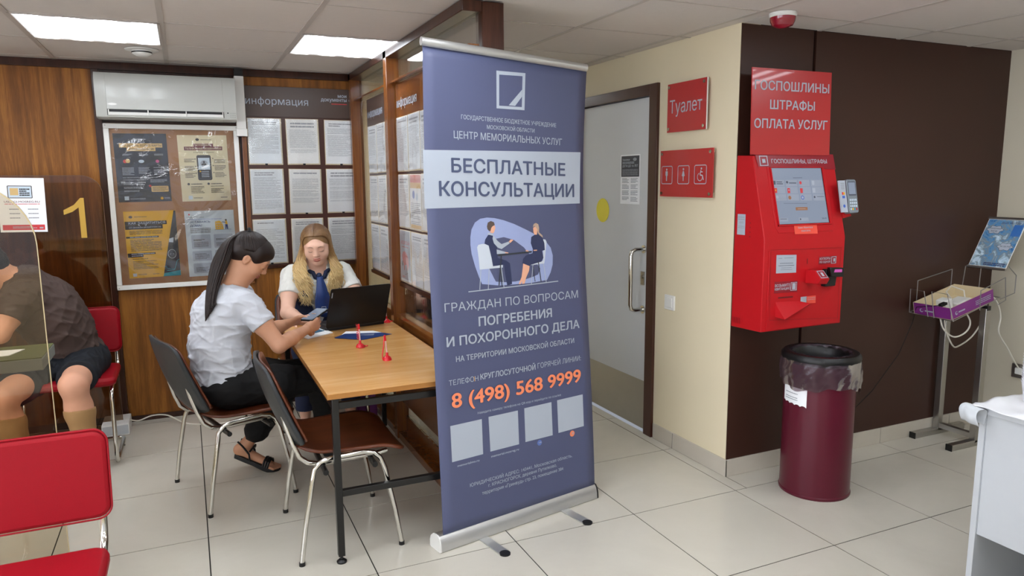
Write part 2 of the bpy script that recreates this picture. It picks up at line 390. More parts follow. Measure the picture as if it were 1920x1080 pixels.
# ---- measured lay-out of the printed matter (metres on each panel)
BANNER_TEXT = [
 ('t', 'w', 'ГОСУДАРСТВЕННОЕ БЮДЖЕТНОЕ УЧРЕЖДЕНИЕ', 0.1699, 0.6689, 1.6935, 0.0172, 1),
 ('t', 'w', 'МОСКОВСКОЙ ОБЛАСТИ', 0.2943, 0.5451, 1.6627, 0.0158, 1),
 ('t', 'w', 'ЦЕНТР МЕМОРИАЛЬНЫХ УСЛУГ', 0.1334, 0.7048, 1.6172, 0.0287, 1),
 ('p', 'w', [(-0.0071, 1.5651), (0.8211, 1.5924), (0.816, 1.3615), (-0.0082, 1.3397)]),
 ('t', 'n', 'БЕСПЛАТНЫЕ', 0.1179, 0.7253, 1.4838, 0.055, 3),
 ('t', 'n', 'КОНСУЛЬТАЦИИ', 0.0584, 0.7799, 1.3907, 0.0566, 3),
 ('p', 'w', [(0.3435, 1.8993), (0.4936, 1.9057), (0.49, 1.7525), (0.3436, 1.7485)]),
 ('p', 'b', [(0.3577, 1.885), (0.4784, 1.8917), (0.4757, 1.7643), (0.3572, 1.7602)]),
 ('p', 'w', [(0.4069, 1.7661), (0.4764, 1.8363), (0.4763, 1.8076), (0.4402, 1.7662)]),
 ('t', 'w', 'ГРАЖДАН ПО ВОПРОСАМ', 0.0584, 0.7817, 0.9276, 0.0354, 0),
 ('t', 'w', 'ПОГРЕБЕНИЯ', 0.2178, 0.6167, 0.8547, 0.0388, 3),
 ('t', 'w', 'И ПОХОРОННОГО ДЕЛА', 0.0585, 0.7811, 0.7858, 0.0387, 3),
 ('t', 'w', 'НА ТЕРРИТОРИИ МОСКОВСКОЙ ОБЛАСТИ', 0.0989, 0.7428, 0.7192, 0.0226, 2),
 ('t', 'w', 'ТЕЛЕФОН', 0.0596, 0.2029, 0.6254, 0.0222, 0),
 ('t', 'w', 'КРУГЛОСУТОЧНОЙ', 0.2127, 0.5073, 0.628, 0.024, 3),
 ('t', 'w', 'ГОРЯЧЕЙ ЛИНИИ:', 0.5194, 0.779, 0.6309, 0.0239, 0),
 ('t', 'o', '8 (498) 568 9999', 0.0678, 0.774, 0.531, 0.0613, 4),
 ('t', 'w', 'Наведите камеру телефона на QR-код и перейдите по ссылке', 0.1906, 0.6473, 0.483, 0.0103, -1),
 ('p', 'w', [(0.0569, 0.4569), (0.2119, 0.457), (0.2109, 0.3036), (0.0575, 0.3035)]),
 ('p', 'w', [(0.2462, 0.4597), (0.4017, 0.459), (0.401, 0.3053), (0.2482, 0.3061)]),
 ('p', 'w', [(0.4369, 0.4622), (0.5918, 0.4623), (0.592, 0.3059), (0.4363, 0.3074)]),
 ('p', 'w', [(0.6254, 0.4647), (0.7823, 0.4649), (0.7815, 0.31), (0.6259, 0.309)]),
 ('t', 'w', 'memorialmo.ru', 0.0802, 0.1883, 0.2789, 0.0098, 1),
 ('t', 'w', 'memorial.mosreg.ru', 0.249, 0.3962, 0.2807, 0.0103, 1),
 ('c', 'k', (0.5149, 0.2873), 0.0131),
 ('c', 'o', (0.7085, 0.2887), 0.0144),
 ('t', 'w', 'VK', 0.5057, 0.525, 0.286, 0.0073, 2),
 ('t', 'w', 'Я', 0.7029, 0.7139, 0.2853, 0.0119, 2),
 ('t', 'w', 'ЮРИДИЧЕСКИЙ АДРЕС: 143441, Московская область,', 0.1363, 0.6988, 0.1784, 0.0153, 0),
 ('t', 'w', 'г. КРАСНОГОРСК, деревня Путилково,', 0.2284, 0.6051, 0.1548, 0.0153, 0),
 ('t', 'w', 'территория «Гринвуд» стр. 23, помещение 384', 0.1946, 0.6429, 0.1287, 0.0153, 0),
]
BANNER_ART = [
 ('p', 's', [(0.1975, 1.2241), (0.2044, 1.2552), (0.2223, 1.2831), (0.2492, 1.2985), (0.2836, 1.303), (0.3221, 1.3004), (0.3689, 1.291), (0.4246, 1.2741), (0.4814, 1.2519), (0.527, 1.2327), (0.5692, 1.2115), (0.6033, 1.1902), (0.6268, 1.1655), (0.6377, 1.1308), (0.6347, 1.0895), (0.6211, 1.0558), (0.5979, 1.0227), (0.4983, 1.0155), (0.3345, 1.0165), (0.2456, 1.0289), (0.2317, 1.0586), (0.2147, 1.104), (0.2001, 1.1551), (0.1961, 1.1929)]),
 ('p', 'h', [(0.2285, 1.1824), (0.2353, 1.1916), (0.2525, 1.1949), (0.2754, 1.1942), (0.2866, 1.1868), (0.2936, 1.1706), (0.3044, 1.0994), (0.3557, 1.1033), (0.3553, 1.0919), (0.2367, 1.0895), (0.2341, 1.1347)]),
 ('l', 'w', 0.0036, [(0.2424, 1.0892), (0.2325, 1.0059)]),
 ('l', 'w', 0.0036, [(0.2846, 1.0892), (0.2754, 1.006)]),
 ('p', 'd', [(0.2865, 1.2315), (0.3077, 1.231), (0.3149, 1.218), (0.329, 1.179), (0.3312, 1.1337), (0.3507, 1.128), (0.3744, 1.1204), (0.394, 1.108), (0.3984, 1.0617), (0.4008, 1.0186), (0.3743, 1.0138), (0.3662, 1.0636), (0.3617, 1.103), (0.3065, 1.1025), (0.2866, 1.1868), (0.2658, 1.1954), (0.2704, 1.2128)]),
 ('p', 'w', [(0.2868, 1.2404), (0.3118, 1.2357), (0.3146, 1.2276), (0.3037, 1.2285), (0.2827, 1.2341)]),
 ('p', 'w', [(0.3107, 1.2277), (0.319, 1.2211), (0.334, 1.2046), (0.3532, 1.1911), (0.3915, 1.2004), (0.3964, 1.1924), (0.3524, 1.1701), (0.3329, 1.1772), (0.3141, 1.1956), (0.3078, 1.215)]),
 ('p', 'w', [(0.3267, 1.1694), (0.3718, 1.1574), (0.3715, 1.1509), (0.3271, 1.15)]),
 ('p', 'f', [(0.3927, 1.2004), (0.4019, 1.2092), (0.418, 1.2072), (0.4014, 1.1955), (0.3973, 1.1947)]),
 ('p', 'f', [(0.3698, 1.1574), (0.3877, 1.1541), (0.3876, 1.1509), (0.3716, 1.1515)]),
 ('p', 'f', [(0.3012, 1.263), (0.3209, 1.2707), (0.3244, 1.2595), (0.3179, 1.2436), (0.3118, 1.2373), (0.2964, 1.2402)]),
 ('p', 'u', [(0.2814, 1.2665), (0.2866, 1.2823), (0.3022, 1.2885), (0.3176, 1.2835), (0.3218, 1.2723), (0.3091, 1.2661), (0.303, 1.2598), (0.2987, 1.2471), (0.291, 1.2473), (0.2836, 1.2554)]),
 ('p', 'h', [(0.5841, 1.2044), (0.5972, 1.2023), (0.6034, 1.1919), (0.5875, 1.1055), (0.585, 1.0971), (0.5074, 1.0941), (0.5183, 1.1037), (0.5788, 1.1094)]),
 ('l', 'w', 0.0036, [(0.5203, 1.0979), (0.5066, 1.0109)]),
 ('l', 'w', 0.0036, [(0.5806, 1.0973), (0.5923, 1.012)]),
 ('p', 'f', [(0.4657, 1.1046), (0.5011, 1.0945), (0.496, 1.0695), (0.4781, 1.0403), (0.4688, 1.0158), (0.4542, 1.0151), (0.4568, 1.0283), (0.4438, 1.0141), (0.4364, 1.0162), (0.4532, 1.0452), (0.4606, 1.0781)]),
 ('p', 'd', [(0.5396, 1.2274), (0.561, 1.2252), (0.58, 1.2112), (0.5901, 1.1872), (0.5913, 1.1566), (0.5759, 1.1537), (0.5815, 1.1229), (0.57, 1.1064), (0.5096, 1.0957), (0.5009, 1.0901), (0.4608, 1.1048), (0.4665, 1.1245), (0.4815, 1.1372), (0.5198, 1.1457), (0.5225, 1.1624), (0.512, 1.1896), (0.5159, 1.2162)]),
 ('p', 'f', [(0.5278, 1.2561), (0.5429, 1.2625), (0.5532, 1.2489), (0.5481, 1.2255), (0.5353, 1.2258), (0.5293, 1.236)]),
 ('p', 'y', [(0.5258, 1.2595), (0.5326, 1.2727), (0.5456, 1.2766), (0.5582, 1.2707), (0.562, 1.2555), (0.5613, 1.2353), (0.5803, 1.2214), (0.5822, 1.2112), (0.5652, 1.2218), (0.5548, 1.2321), (0.5511, 1.249), (0.5387, 1.2626)]),
 ('p', 'f', [(0.4823, 1.1605), (0.497, 1.1593), (0.4968, 1.154), (0.4822, 1.1555)]),
 ('p', 'f', [(0.5266, 1.1596), (0.5459, 1.1599), (0.5458, 1.1555), (0.5265, 1.1555)]),
 ('p', 'e', [(0.331, 1.1482), (0.5159, 1.1559), (0.5156, 1.1486), (0.3315, 1.1408)]),
 ('l', 'e', 0.0056, [(0.3493, 1.1426), (0.3306, 1.0168)]),
 ('l', 'e', 0.0048, [(0.3417, 1.1008), (0.3463, 1.0124)]),
 ('l', 'e', 0.0048, [(0.5506, 1.1073), (0.5619, 1.0181)]),
 ('l', 'e', 0.0036, [(0.52, 1.0885), (0.5275, 1.0204)]),
 ('l', 'w', 0.0036, [(0.3457, 1.1006), (0.3561, 1.0085)]),
 ('p', 'w', [(0.1751, 1.0037), (0.6625, 1.0151), (0.6637, 1.0109), (0.176, 0.9995)]),
]
SIGN = [
 ('t', 'w', 'ГОСПОШЛИНЫ', 0.0154, 0.4903, 0.304, 0.0433, 2),
 ('t', 'w', 'ШТРАФЫ', 0.1108, 0.3978, 0.2165, 0.0426, 2),
 ('t', 'w', 'ОПЛАТА УСЛУГ', 0.0161, 0.4852, 0.1261, 0.0432, 2),
]
KIOSK_UPPER = [
 ('p', 'm', [(0.0129, 0.4001), (0.5198, 0.4001), (0.5221, 0.3265), (0.0236, 0.3399)]),
 ('p', 'w', [(0.0361, 0.3914), (0.0872, 0.3914), (0.0873, 0.3446), (0.0349, 0.3433)]),
 ('p', 'm', [(0.0407, 0.3871), (0.082, 0.387), (0.0824, 0.348), (0.0409, 0.3466)]),
 ('p', 'w', [(0.0517, 0.3758), (0.0712, 0.3758), (0.0724, 0.3585), (0.0525, 0.3569)]),
 ('t', 'w', 'ГОСПОШЛИНЫ, ШТРАФЫ', 0.1085, 0.4699, 0.3563, 0.0196, 2),
 ('p', 'q', [(0.0984, 0.3341), (0.4259, 0.331), (0.4183, 0.0699), (0.0991, 0.076)]),
 ('p', 'o', [(0.1913, 0.0676), (0.3389, 0.065), (0.3368, 0.0193), (0.1886, 0.022)]),
 ('t', 'w', 'Банк Авангард', 0.216, 0.31, 0.0479, 0.0074, 1),
 ('t', 'w', 'КОМИССИЯ 0%', 0.2328, 0.2916, 0.0319, 0.0074, 1),
 ('p', 'g', [(0.1021, 0.2786), (0.1716, 0.2774), (0.169, 0.2479), (0.0982, 0.2479)]),
 ('p', 'g', [(0.1796, 0.2773), (0.2529, 0.2767), (0.2507, 0.2462), (0.1777, 0.2471)]),
 ('p', 'g', [(0.262, 0.2768), (0.332, 0.2763), (0.3318, 0.246), (0.2589, 0.246)]),
 ('p', 'g', [(0.3438, 0.2761), (0.417, 0.2748), (0.4165, 0.2442), (0.3412, 0.2449)]),
 ('p', 'g', [(0.0979, 0.2464), (0.1712, 0.2448), (0.1678, 0.2139), (0.0957, 0.2143)]),
 ('p', 'g', [(0.1792, 0.2446), (0.2501, 0.2431), (0.2478, 0.2125), (0.177, 0.2137)]),
 ('p', 'g', [(0.2603, 0.2428), (0.3353, 0.2428), (0.3326, 0.2112), (0.258, 0.2122)]),
 ('p', 'g', [(0.3436, 0.2426), (0.42, 0.2409), (0.4174, 0.2106), (0.3409, 0.211)]),
 ('p', 'g', [(0.0998, 0.2112), (0.1703, 0.2102), (0.1683, 0.1801), (0.0989, 0.1799)]),
 ('p', 'g', [(0.1775, 0.21), (0.2511, 0.2086), (0.2488, 0.1783), (0.1762, 0.1799)]),
 ('p', 'g', [(0.2593, 0.2084), (0.3338, 0.2074), (0.3321, 0.1766), (0.257, 0.178)]),
 ('p', 'g', [(0.3432, 0.2078), (0.4206, 0.2057), (0.4158, 0.1756), (0.3419, 0.1773)]),
 ('p', 'e', [(0.1011, 0.2734), (0.1156, 0.2731), (0.1134, 0.2553), (0.0996, 0.2556)]),
 ('p', 'e', [(0.1202, 0.27), (0.1559, 0.2693), (0.1556, 0.2656), (0.1203, 0.2663)]),
 ('p', 'e', [(0.1205, 0.2613), (0.1594, 0.2605), (0.1595, 0.2568), (0.1206, 0.2576)]),
 ('c', 'e', (0.1875, 0.2662), 0.0062),
 ('p', 'e', [(0.1993, 0.2644), (0.2461, 0.2636), (0.2453, 0.2598), (0.1994, 0.2607)]),
 ('c', 'r', (0.2728, 0.263), 0.0076),
 ('p', 'w', [(0.348, 0.2721), (0.3649, 0.2719), (0.3626, 0.2518), (0.3476, 0.2511)]),
 ('p', 'r', [(0.1025, 0.2395), (0.1174, 0.2392), (0.1159, 0.2168), (0.1007, 0.2157)]),
 ('c', 'y', (0.1084, 0.2293), 0.0036),
 ('p', 'r', [(0.1831, 0.2383), (0.1992, 0.2379), (0.1978, 0.2147), (0.1815, 0.2142)]),
 ('c', 'w', (0.1913, 0.2288), 0.0031),
 ('p', 'r', [(0.2643, 0.2365), (0.2808, 0.2361), (0.2794, 0.2142), (0.2636, 0.2136)]),
 ('p', 'w', [(0.3444, 0.2362), (0.3635, 0.2368), (0.3608, 0.2152), (0.3438, 0.2147)]),
 ('c', 'w', (0.1121, 0.1971), 0.0076),
 ('c', 'u', (0.1902, 0.1933), 0.0092),
 ('c', 'k', (0.2724, 0.1925), 0.0099),
 ('c', 'w', (0.2724, 0.1925), 0.0062),
 ('c', 'e', (0.3509, 0.1934), 0.0053),
 ('p', 'e', [(0.3672, 0.1961), (0.4139, 0.1954), (0.4139, 0.1935), (0.3672, 0.1942)]),
 ('p', 'e', [(0.2285, 0.2875), (0.2884, 0.2878), (0.288, 0.2859), (0.2285, 0.2856)]),
 ('p', 'e', [(0.1459, 0.168), (0.2954, 0.165), (0.2951, 0.1637), (0.1457, 0.1668)]),
 ('p', 'u', [(0.2171, 0.1472), (0.2935, 0.1467), (0.2925, 0.1322), (0.2165, 0.1326)]),
 ('p', 'w', [(0.2285, 0.1398), (0.2796, 0.1395), (0.2797, 0.1382), (0.2287, 0.1385)]),
 ('p', 'g', [(0.1032, 0.1008), (0.158, 0.0991), (0.1585, 0.0819), (0.1056, 0.0828)]),
 ('p', 'g', [(0.228, 0.0985), (0.289, 0.0972), (0.2897, 0.0812), (0.2286, 0.0818)]),
 ('c', 'e', (0.2377, 0.0905), 0.0042),
 ('p', 'e', [(0.1101, 0.096), (0.1513, 0.0951), (0.1512, 0.0927), (0.1104, 0.0936)]),
 ('t', 'e', '20:45', 0.3778, 0.4084, 0.0877, 0.0068, 1),
]
KIOSK_LOWER = [
 ('p', 'w', [(0.0734, 0.3682), (0.1997, 0.3635), (0.2024, 0.2773), (0.0749, 0.2805)]),
 ('l', 'e', 0.0013, [(0.0863, 0.3518), (0.1099, 0.3509)]),
 ('l', 'e', 0.0013, [(0.1228, 0.3511), (0.1811, 0.35)]),
 ('l', 'e', 0.0022, [(0.0964, 0.3269), (0.1806, 0.3247)]),
 ('l', 'e', 0.0022, [(0.0886, 0.3161), (0.1878, 0.3135)]),
 ('l', 'e', 0.0013, [(0.1064, 0.305), (0.1712, 0.3032)]),
 ('l', 'e', 0.0013, [(0.1027, 0.2959), (0.1761, 0.2942)]),
 ('p', 'm', [(0.0684, 0.24), (0.2156, 0.2376), (0.2163, 0.1818), (0.0675, 0.1848)]),
 ('t', 'w', 'ВОЗЬМИТЕ', 0.0721, 0.1676, 0.2139, 0.0135, 2),
 ('t', 'w', 'КВИТАНЦИЮ', 0.0718, 0.1686, 0.1981, 0.0115, 2),
 ('p', 'w', [(0.1715, 0.2314), (0.2107, 0.2312), (0.21, 0.1907), (0.1707, 0.191)]),
 ('p', 'm', [(0.1752, 0.2288), (0.2074, 0.2288), (0.2067, 0.1937), (0.174, 0.1934)]),
 ('p', 'w', [(0.1805, 0.2267), (0.2023, 0.2264), (0.2022, 0.196), (0.1808, 0.1963)]),
 ('p', 'm', [(0.3457, 0.3469), (0.4644, 0.3461), (0.4629, 0.307), (0.3454, 0.309)]),
 ('t', 'w', 'КУПЮРЫ', 0.3522, 0.4233, 0.3301, 0.0116, 2),
 ('t', 'w', 'ПО ОДНОЙ', 0.3516, 0.4227, 0.3149, 0.0089, 2),
 ('p', 'w', [(0.4295, 0.3432), (0.4623, 0.3435), (0.4619, 0.3088), (0.4295, 0.3082)]),
 ('p', 'm', [(0.4333, 0.3403), (0.4589, 0.3407), (0.458, 0.3118), (0.4333, 0.3107)]),
 ('p', 'w', [(0.4428, 0.3339), (0.4554, 0.3338), (0.4549, 0.3178), (0.4432, 0.3175)]),
 ('p', 'w', [(0.2387, 0.1552), (0.2775, 0.1556), (0.2778, 0.12), (0.2385, 0.1198)]),
 ('p', 'o', [(0.2788, 0.1558), (0.3374, 0.1564), (0.3388, 0.1185), (0.28, 0.1199)]),
 ('t', 'w', 'Скачайте', 0.2826, 0.336, 0.1451, 0.0045, 1),
 ('t', 'w', 'приложение', 0.2833, 0.3366, 0.1364, 0.0045, 1),
 ('l', 'D', 0.0013, [(0.035, 0.393), (0.0443, 0.0571), (0.4939, 0.0299), (0.4908, 0.3836), (0.035, 0.393)]),
 ('p', 'D', [(0.0927, 0.1654), (0.1869, 0.1637), (0.1873, 0.1569), (0.0932, 0.1576)]),
 ('p', 'D', [(0.2666, 0.3418), (0.2715, 0.3415), (0.2724, 0.3152), (0.2676, 0.3155)]),
]

# ================================================================ SETTING
def in_room(x0, x1, y0, y1):
    """clip a cell to the room's plan (main room + corridor)"""
    out = []
    for a0, a1, b0, b1 in ((-3.0, 1.15, -5.4, 2.5), (1.15, 2.47, -5.4, 4.8), (2.47, 4.5, -5.4, .16)):
        c = (max(x0, a0), min(x1, a1), max(y0, b0), min(y1, b1))
        if c[1]-c[0] > .02 and c[3]-c[2] > .02: out.append(c)
    # merge neighbours cut only by the 1.15 or 2.47 line
    res = []
    for c in out:
        for i, r in enumerate(res):
            if abs(r[1]-c[0]) < 1e-6 and abs(r[2]-c[2]) < 1e-6 and abs(r[3]-c[3]) < 1e-6: res[i] = (r[0], c[1], r[2], r[3]); break
        else: res.append(c)
    return res
floor = MB()
for a in ((-3.0, 1.15, -5.4, 2.5), (1.15, 2.47, -5.4, 4.8), (2.47, 4.5, -5.4, .16)): floor.box(a[0], a[1], a[2], a[3], -.1, -.002)
floor = tag(floor.build('floor', M['grout'], smooth=0), kind='structure')
shared = {}
def slab(name, x0, x1, y0, y1, z0, z1, m, parent, bev=.001):
    k = (name, round(x1-x0, 3), round(y1-y0, 3))
    if k not in shared:
        me = bx(-(x1-x0)/2, (x1-x0)/2, -(y1-y0)/2, (y1-y0)/2, z0, z1)
        o = me.build(name, m, smooth=0); shared[k] = o.data
    else:
        o = bpy.data.objects.new(name, shared[k]); COL.objects.link(o)
    o.location = ((x0+x1)/2, (y0+y1)/2, 0); o.parent = parent
    return o
g = .0026
for i in range(-5, 8):
    for j in range(-9, 8):
        for c in in_room(.6*i, .6*i+.6, .6*j, .6*j+.6):
            slab('floor_tile', c[0]+g, c[1]-g, c[2]+g, c[3]-g, -.01, 0, M['tile'], floor)
# ---- ceiling
ceil = MB()
for a in ((-3.0, 1.15, -5.4, 2.5), (1.15, 2.47, -5.4, 4.8), (2.47, 4.5, -5.4, .16)): ceil.box(a[0], a[1], a[2], a[3], CEIL+.03, CEIL+.1)
ceil = tag(ceil.build('ceiling', M['ceiling'], smooth=0), kind='structure')
XS = [-3.04, -2.44, -1.84, -1.24, -.64, -.04, .587, 1.19, 1.795, 2.385, 2.965, 3.535, 4.11, 4.7]
YS = [-5.55, -4.94, -4.33, -3.72, -3.11, -2.5, -1.89, -1.28, -.67, -.06, .545, 1.175, 1.775, 2.385, 2.99, 3.6, 4.2, 4.82]
LIT = [(-.64, 1.175), (.587, 1.175), (-.64, -.67), (.587, -.67), (1.795, -1.89), (-.64, -2.5), (.587, -2.5), (1.795, -3.72), (2.965, -1.28), (2.965, -3.11), (-1.84, -1.28), (-1.84, .545), (-1.84, -3.11), (1.795, 2.385), (-.64, -4.33), (.587, -4.33), (2.965, -4.33), (1.795, 3.6)]
diffm = NT('lamp diffuser'); v = diffm.coord(); sp = diffm.n('ShaderNodeSeparateXYZ'); diffm.l(v, sp.inputs[0])
a = diffm.n('ShaderNodeMath', operation='MULTIPLY'); diffm.l(sp.outputs[0], a.inputs[0]); a.inputs[1].default_value = 2*math.pi/.148
b = diffm.n('ShaderNodeMath', operation='SINE'); diffm.l(a.outputs[0], b.inputs[0])
b2 = diffm.n('ShaderNodeMath', operation='MULTIPLY'); diffm.l(b.outputs[0], b2.inputs[0]); diffm.l(b.outputs[0], b2.inputs[1])
a.inputs[1].default_value = math.pi/.148
mr = diffm.n('ShaderNodeMapRange'); diffm.l(b2.outputs[0], mr.inputs[0]); mr.inputs[1].default_value = .25; mr.inputs[3].default_value = .8; mr.inputs[4].default_value = LAMP*1.9
diffm.b.inputs['Base Color'].default_value = (.8, .8, .8, 1); diffm.b.inputs['Emission Color'].default_value = (.93, .985, 1.05, 1); diffm.l(mr.outputs[0], diffm.b.inputs['Emission Strength'])
LBL = {0: 'square four-tube ceiling panel light above the seated man and the air conditioner', 1: 'square four-tube ceiling panel light above the table beside the glazed partition'}
lamp0 = None
for k, (x, y) in enumerate(LIT):
    i = XS.index(x); j = YS.index(y); x1, y1 = XS[i+1], YS[j+1]
    lo = (x+x1)/2, (y+y1)/2, CEIL-.004
    if lamp0 is None:
        lamp0 = empty('ceiling_light', lo, 0, LBL[0], 'lamp', 'square ceiling lights')
        hw, hd = .295, .296
        bx(lo[0]-hw, lo[0]+hw, lo[1]-hd, lo[1]+hd, CEIL+.0, CEIL+.004).build('diffuser', diffm.m, lamp0, smooth=0)
        f = MB(); e = .012
        for q in ((-hw, hw, -hd, -hd+e), (-hw, hw, hd-e, hd), (-hw, -hw+e, -hd, hd), (hw-e, hw, -hd, hd)): f.box(lo[0]+q[0], lo[0]+q[1], lo[1]+q[2], lo[1]+q[3], CEIL-.004, CEIL+.012)
        f.build('frame', M['tbar'], lamp0, smooth=0); o = lamp0
    else:
        o = copy_tree(lamp0); o.location = lo
        o['label'] = LBL.get(k, 'square four-tube ceiling panel light elsewhere in the hall, out of the picture')
ct = MB()
for i in range(len(XS)-1):
    for j in range(len(YS)-1):
        if (XS[i], YS[j]) in LIT: continue
        for c in in_room(XS[i], XS[i+1], YS[j], YS[j+1]):
            slab('ceiling_panel', c[0]+.004, c[1]-.004, c[2]+.003, c[3]-.003, CEIL+.002, CEIL+.014, M['ceiling'], ceil)
for x in XS[1:-1]:
    y1 = 4.8 if 1.15 < x < 2.47 else (2.5 if x < 1.15 else .16)
    bx(x-.012, x+.012, -5.4, y1, CEIL-.001, CEIL+.02).build('grid_bar', M['tbar'], ceil, smooth=0)
for y in YS[1:-1]:
    x0, x1 = (-3.0, 4.5) if y < .16 else ((-3.0, 2.47) if y < 2.5 else (1.15, 2.47))
    bx(x0, x1, y-.006, y+.006, CEIL, CEIL+.02).build('grid_bar', M['tbar'], ceil, smooth=0)
# ---- walls
def struct(name, mb, m, **k): return tag(mb.build(name, m, smooth=0, **k), kind='structure')
YB = 2.5
wb = struct('wall_back', bx(-3.0, 1.17, YB, YB+.12, 0, CEIL+.03), M['veneer_dark'])
def panel(x0, x1, z0, z1, m=M['veneer'], d=.014):
    return bx(x0, x1, YB-d, YB+.001, z0, z1).build('veneer_panel', m, wb, smooth=0, bevel=.0015)
panel(-3.0, -1.69, .05, 2.215); panel(-1.687, -1.067, .05, 2.215); panel(-1.064, -.458, .05, 2.215)
panel(-.418, .36, .035, 1.9); panel(.363, 1.135, .035, .96); panel(.405, 1.135, 2.157, 2.215)
struct('trim_1', bx(-3.0, 1.17, YB-.03, YB, 2.215, CEIL), M['veneer_dark'])
struct('trim_2', bx(-.458, -.418, YB-.045, YB, 0, 2.215), M['veneer_dark'], bevel=.003)
struct('trim_3', bx(.372, .402, YB-.04, YB, .86, 2.215), M['post'], bevel=.003)
struct('trim_4', bx(-.418, 1.135, YB-.02, YB, 0, .035), M['veneer_dark'])
struct('trim_5', bx(1.135, 1.17, YB-.05, YB, 0, CEIL), M['post'], bevel=.003)
struct('wall_left', bx(-3.12, -3.0, -5.4, 2.6, 0, CEIL+.03), M['beige'])
struct('wall_front', bx(-3.12, 4.62, -5.52, -5.4, 0, CEIL+.03), M['beige'])
for k, x in enumerate((-2.7, -.95, .8, 2.55)):      # unseen glowing windows, added behind the photographer to brighten the room
    wd_ = empty('window_%d' % (k+1), (x+.75, -5.4, .7), 0, kind='structure')
    bx(x, x+1.5, -5.4, -5.39, .75, 2.05).build('window_glass', M['day'], wd_, smooth=0)
    for a in ((x-.05, x, .7, 2.1), (x+1.5, x+1.55, .7, 2.1), (x+.725, x+.775, .75, 2.05), (x, x+1.5, .7, .75), (x, x+1.5, 2.05, 2.1)): bx(a[0], a[1], -5.4, -5.35, a[2], a[3]).build('window_frame', M['white'], wd_, smooth=0)
struct('wall_right', bx(4.5, 4.62, -5.4, .16, 0, CEIL+.03), M['grey_wall'])
struct('wall_corridor_end', bx(1.0, 2.6, 4.8, 4.92, 0, CEIL+.03), M['beige'])
struct('wall_corridor_left', bx(1.05, 1.17, 2.5, 4.8, 0, CEIL+.03), M['beige'])
wc = MB().box(2.47, 2.59, .162, .80, 0, CEIL+.03).box(2.47, 2.59, 1.775, 4.8, 0, CEIL+.03).box(2.47, 2.59, .80, 1.775, 2.06, CEIL+.03)
struct('wall_corridor_right', wc, M['beige'])
wd = struct('wall_dark', bx(2.475, 4.62, .19, .3, 0, CEIL+.03), M['black'])
bx(2.472, 2.932, .158, .19, .09, CEIL).build('wall_panel', M['dark_wall'], wd, smooth=0)
bx(2.952, 4.5, .158, .19, .09, CEIL).build('wall_panel', M['dark_wall'], wd, smooth=0)
bx(2.932, 2.952, .175, .195, .09, CEIL).build('groove_strip', M['black'], wd, smooth=0)
# baseboards of cut tiles
bb = MB().box(2.4735, 4.5, .155, .19, 0, .088); bbr = struct('baseboard_back', bb, M['grout'])
for x0, x1 in ((2.462, 2.998), (3.002, 3.598), (3.602, 4.198), (4.202, 4.498)): bx(x0, x1, .148, .16, .001, .09).build('baseboard_tile', M['bbtile'], bbr, smooth=0, bevel=.001)
bbl = struct('baseboard_corridor', bx(2.462, 2.472, .17, .79, 0, .088), M['grout'])
for y0, y1 in ((.148, .598), (.602, .79)): bx(2.4605, 2.47, y0, y1, .001, .092).build('baseboard_tile', M['bbtile'], bbl, smooth=0, bevel=.001)
bbx = struct('baseboard_right', bx(4.488, 4.502, -5.4, .15, 0, .088), M['grout'])
for k in range(9): bx(4.486, 4.499, .146-.6*(k+1)+.004, .146-.6*k, .001, .09).build('baseboard_tile', M['bbtile'], bbx, smooth=0, bevel=.001)
for k, y in enumerate((-4.9, -3.1, -1.3)):      # unseen glowing windows added on the left as fill light
    wd_ = empty('window_%d' % (k+5), (-3.0, y+.7, .7), 0, kind='structure')
    bx(-3.0, -2.99, y, y+1.4, .8, 2.1).build('window_glass', M['day2'], wd_, smooth=0)
    for a in ((y-.05, y, .75, 2.15), (y+1.4, y+1.45, .75, 2.15), (y+.675, y+.725, .8, 2.1), (y, y+1.4, .75, .8), (y, y+1.4, 2.1, 2.15)): bx(-3.0, -2.95, a[0], a[1], a[2], a[3]).build('window_frame', M['white'], wd_, smooth=0)
# ---- door
dr = empty('door_1', (2.47, 1.29, 0), 0, kind='structure')
fr = MB().box(2.452, 2.59, .80, .878, 0, 2.066).box(2.452, 2.59, 1.70, 1.775, 0, 2.066).box(2.452, 2.59, .878, 1.70, 2.004, 2.066)
fr.build('door_frame', M['brown'], dr, bevel=.003)
leaf = bx(2.482, 2.522, .884, 1.695, .012, 2.0).build('door_leaf', M['door'], dr, bevel=.002)
bx(2.4795, 2.483, .89, 1.69, .014, .315).build('kick_plate', M['steel'], leaf, smooth=0)
h = MB(); yh = .94
h.tube([(2.48, yh, 1.12), (2.42, yh, 1.12), (2.395, yh, 1.11), (2.388, yh, 1.085), (2.388, yh, .79), (2.395, yh, .765), (2.42, yh, .755), (2.48, yh, .755)], .0125, 12)
h.cyl((2.474, yh, 1.12), (2.482, yh, 1.12), .024).cyl((2.474, yh, .755), (2.482, yh, .755), .024)
h.build('handle', M['chrome'], leaf)
lk = MB().box(2.476, 2.482, .93, .965, .905, .985).cyl((2.47, .947, .955), (2.482, .947, .955), .011); lk.build('lock_plate', M['steel'], leaf)
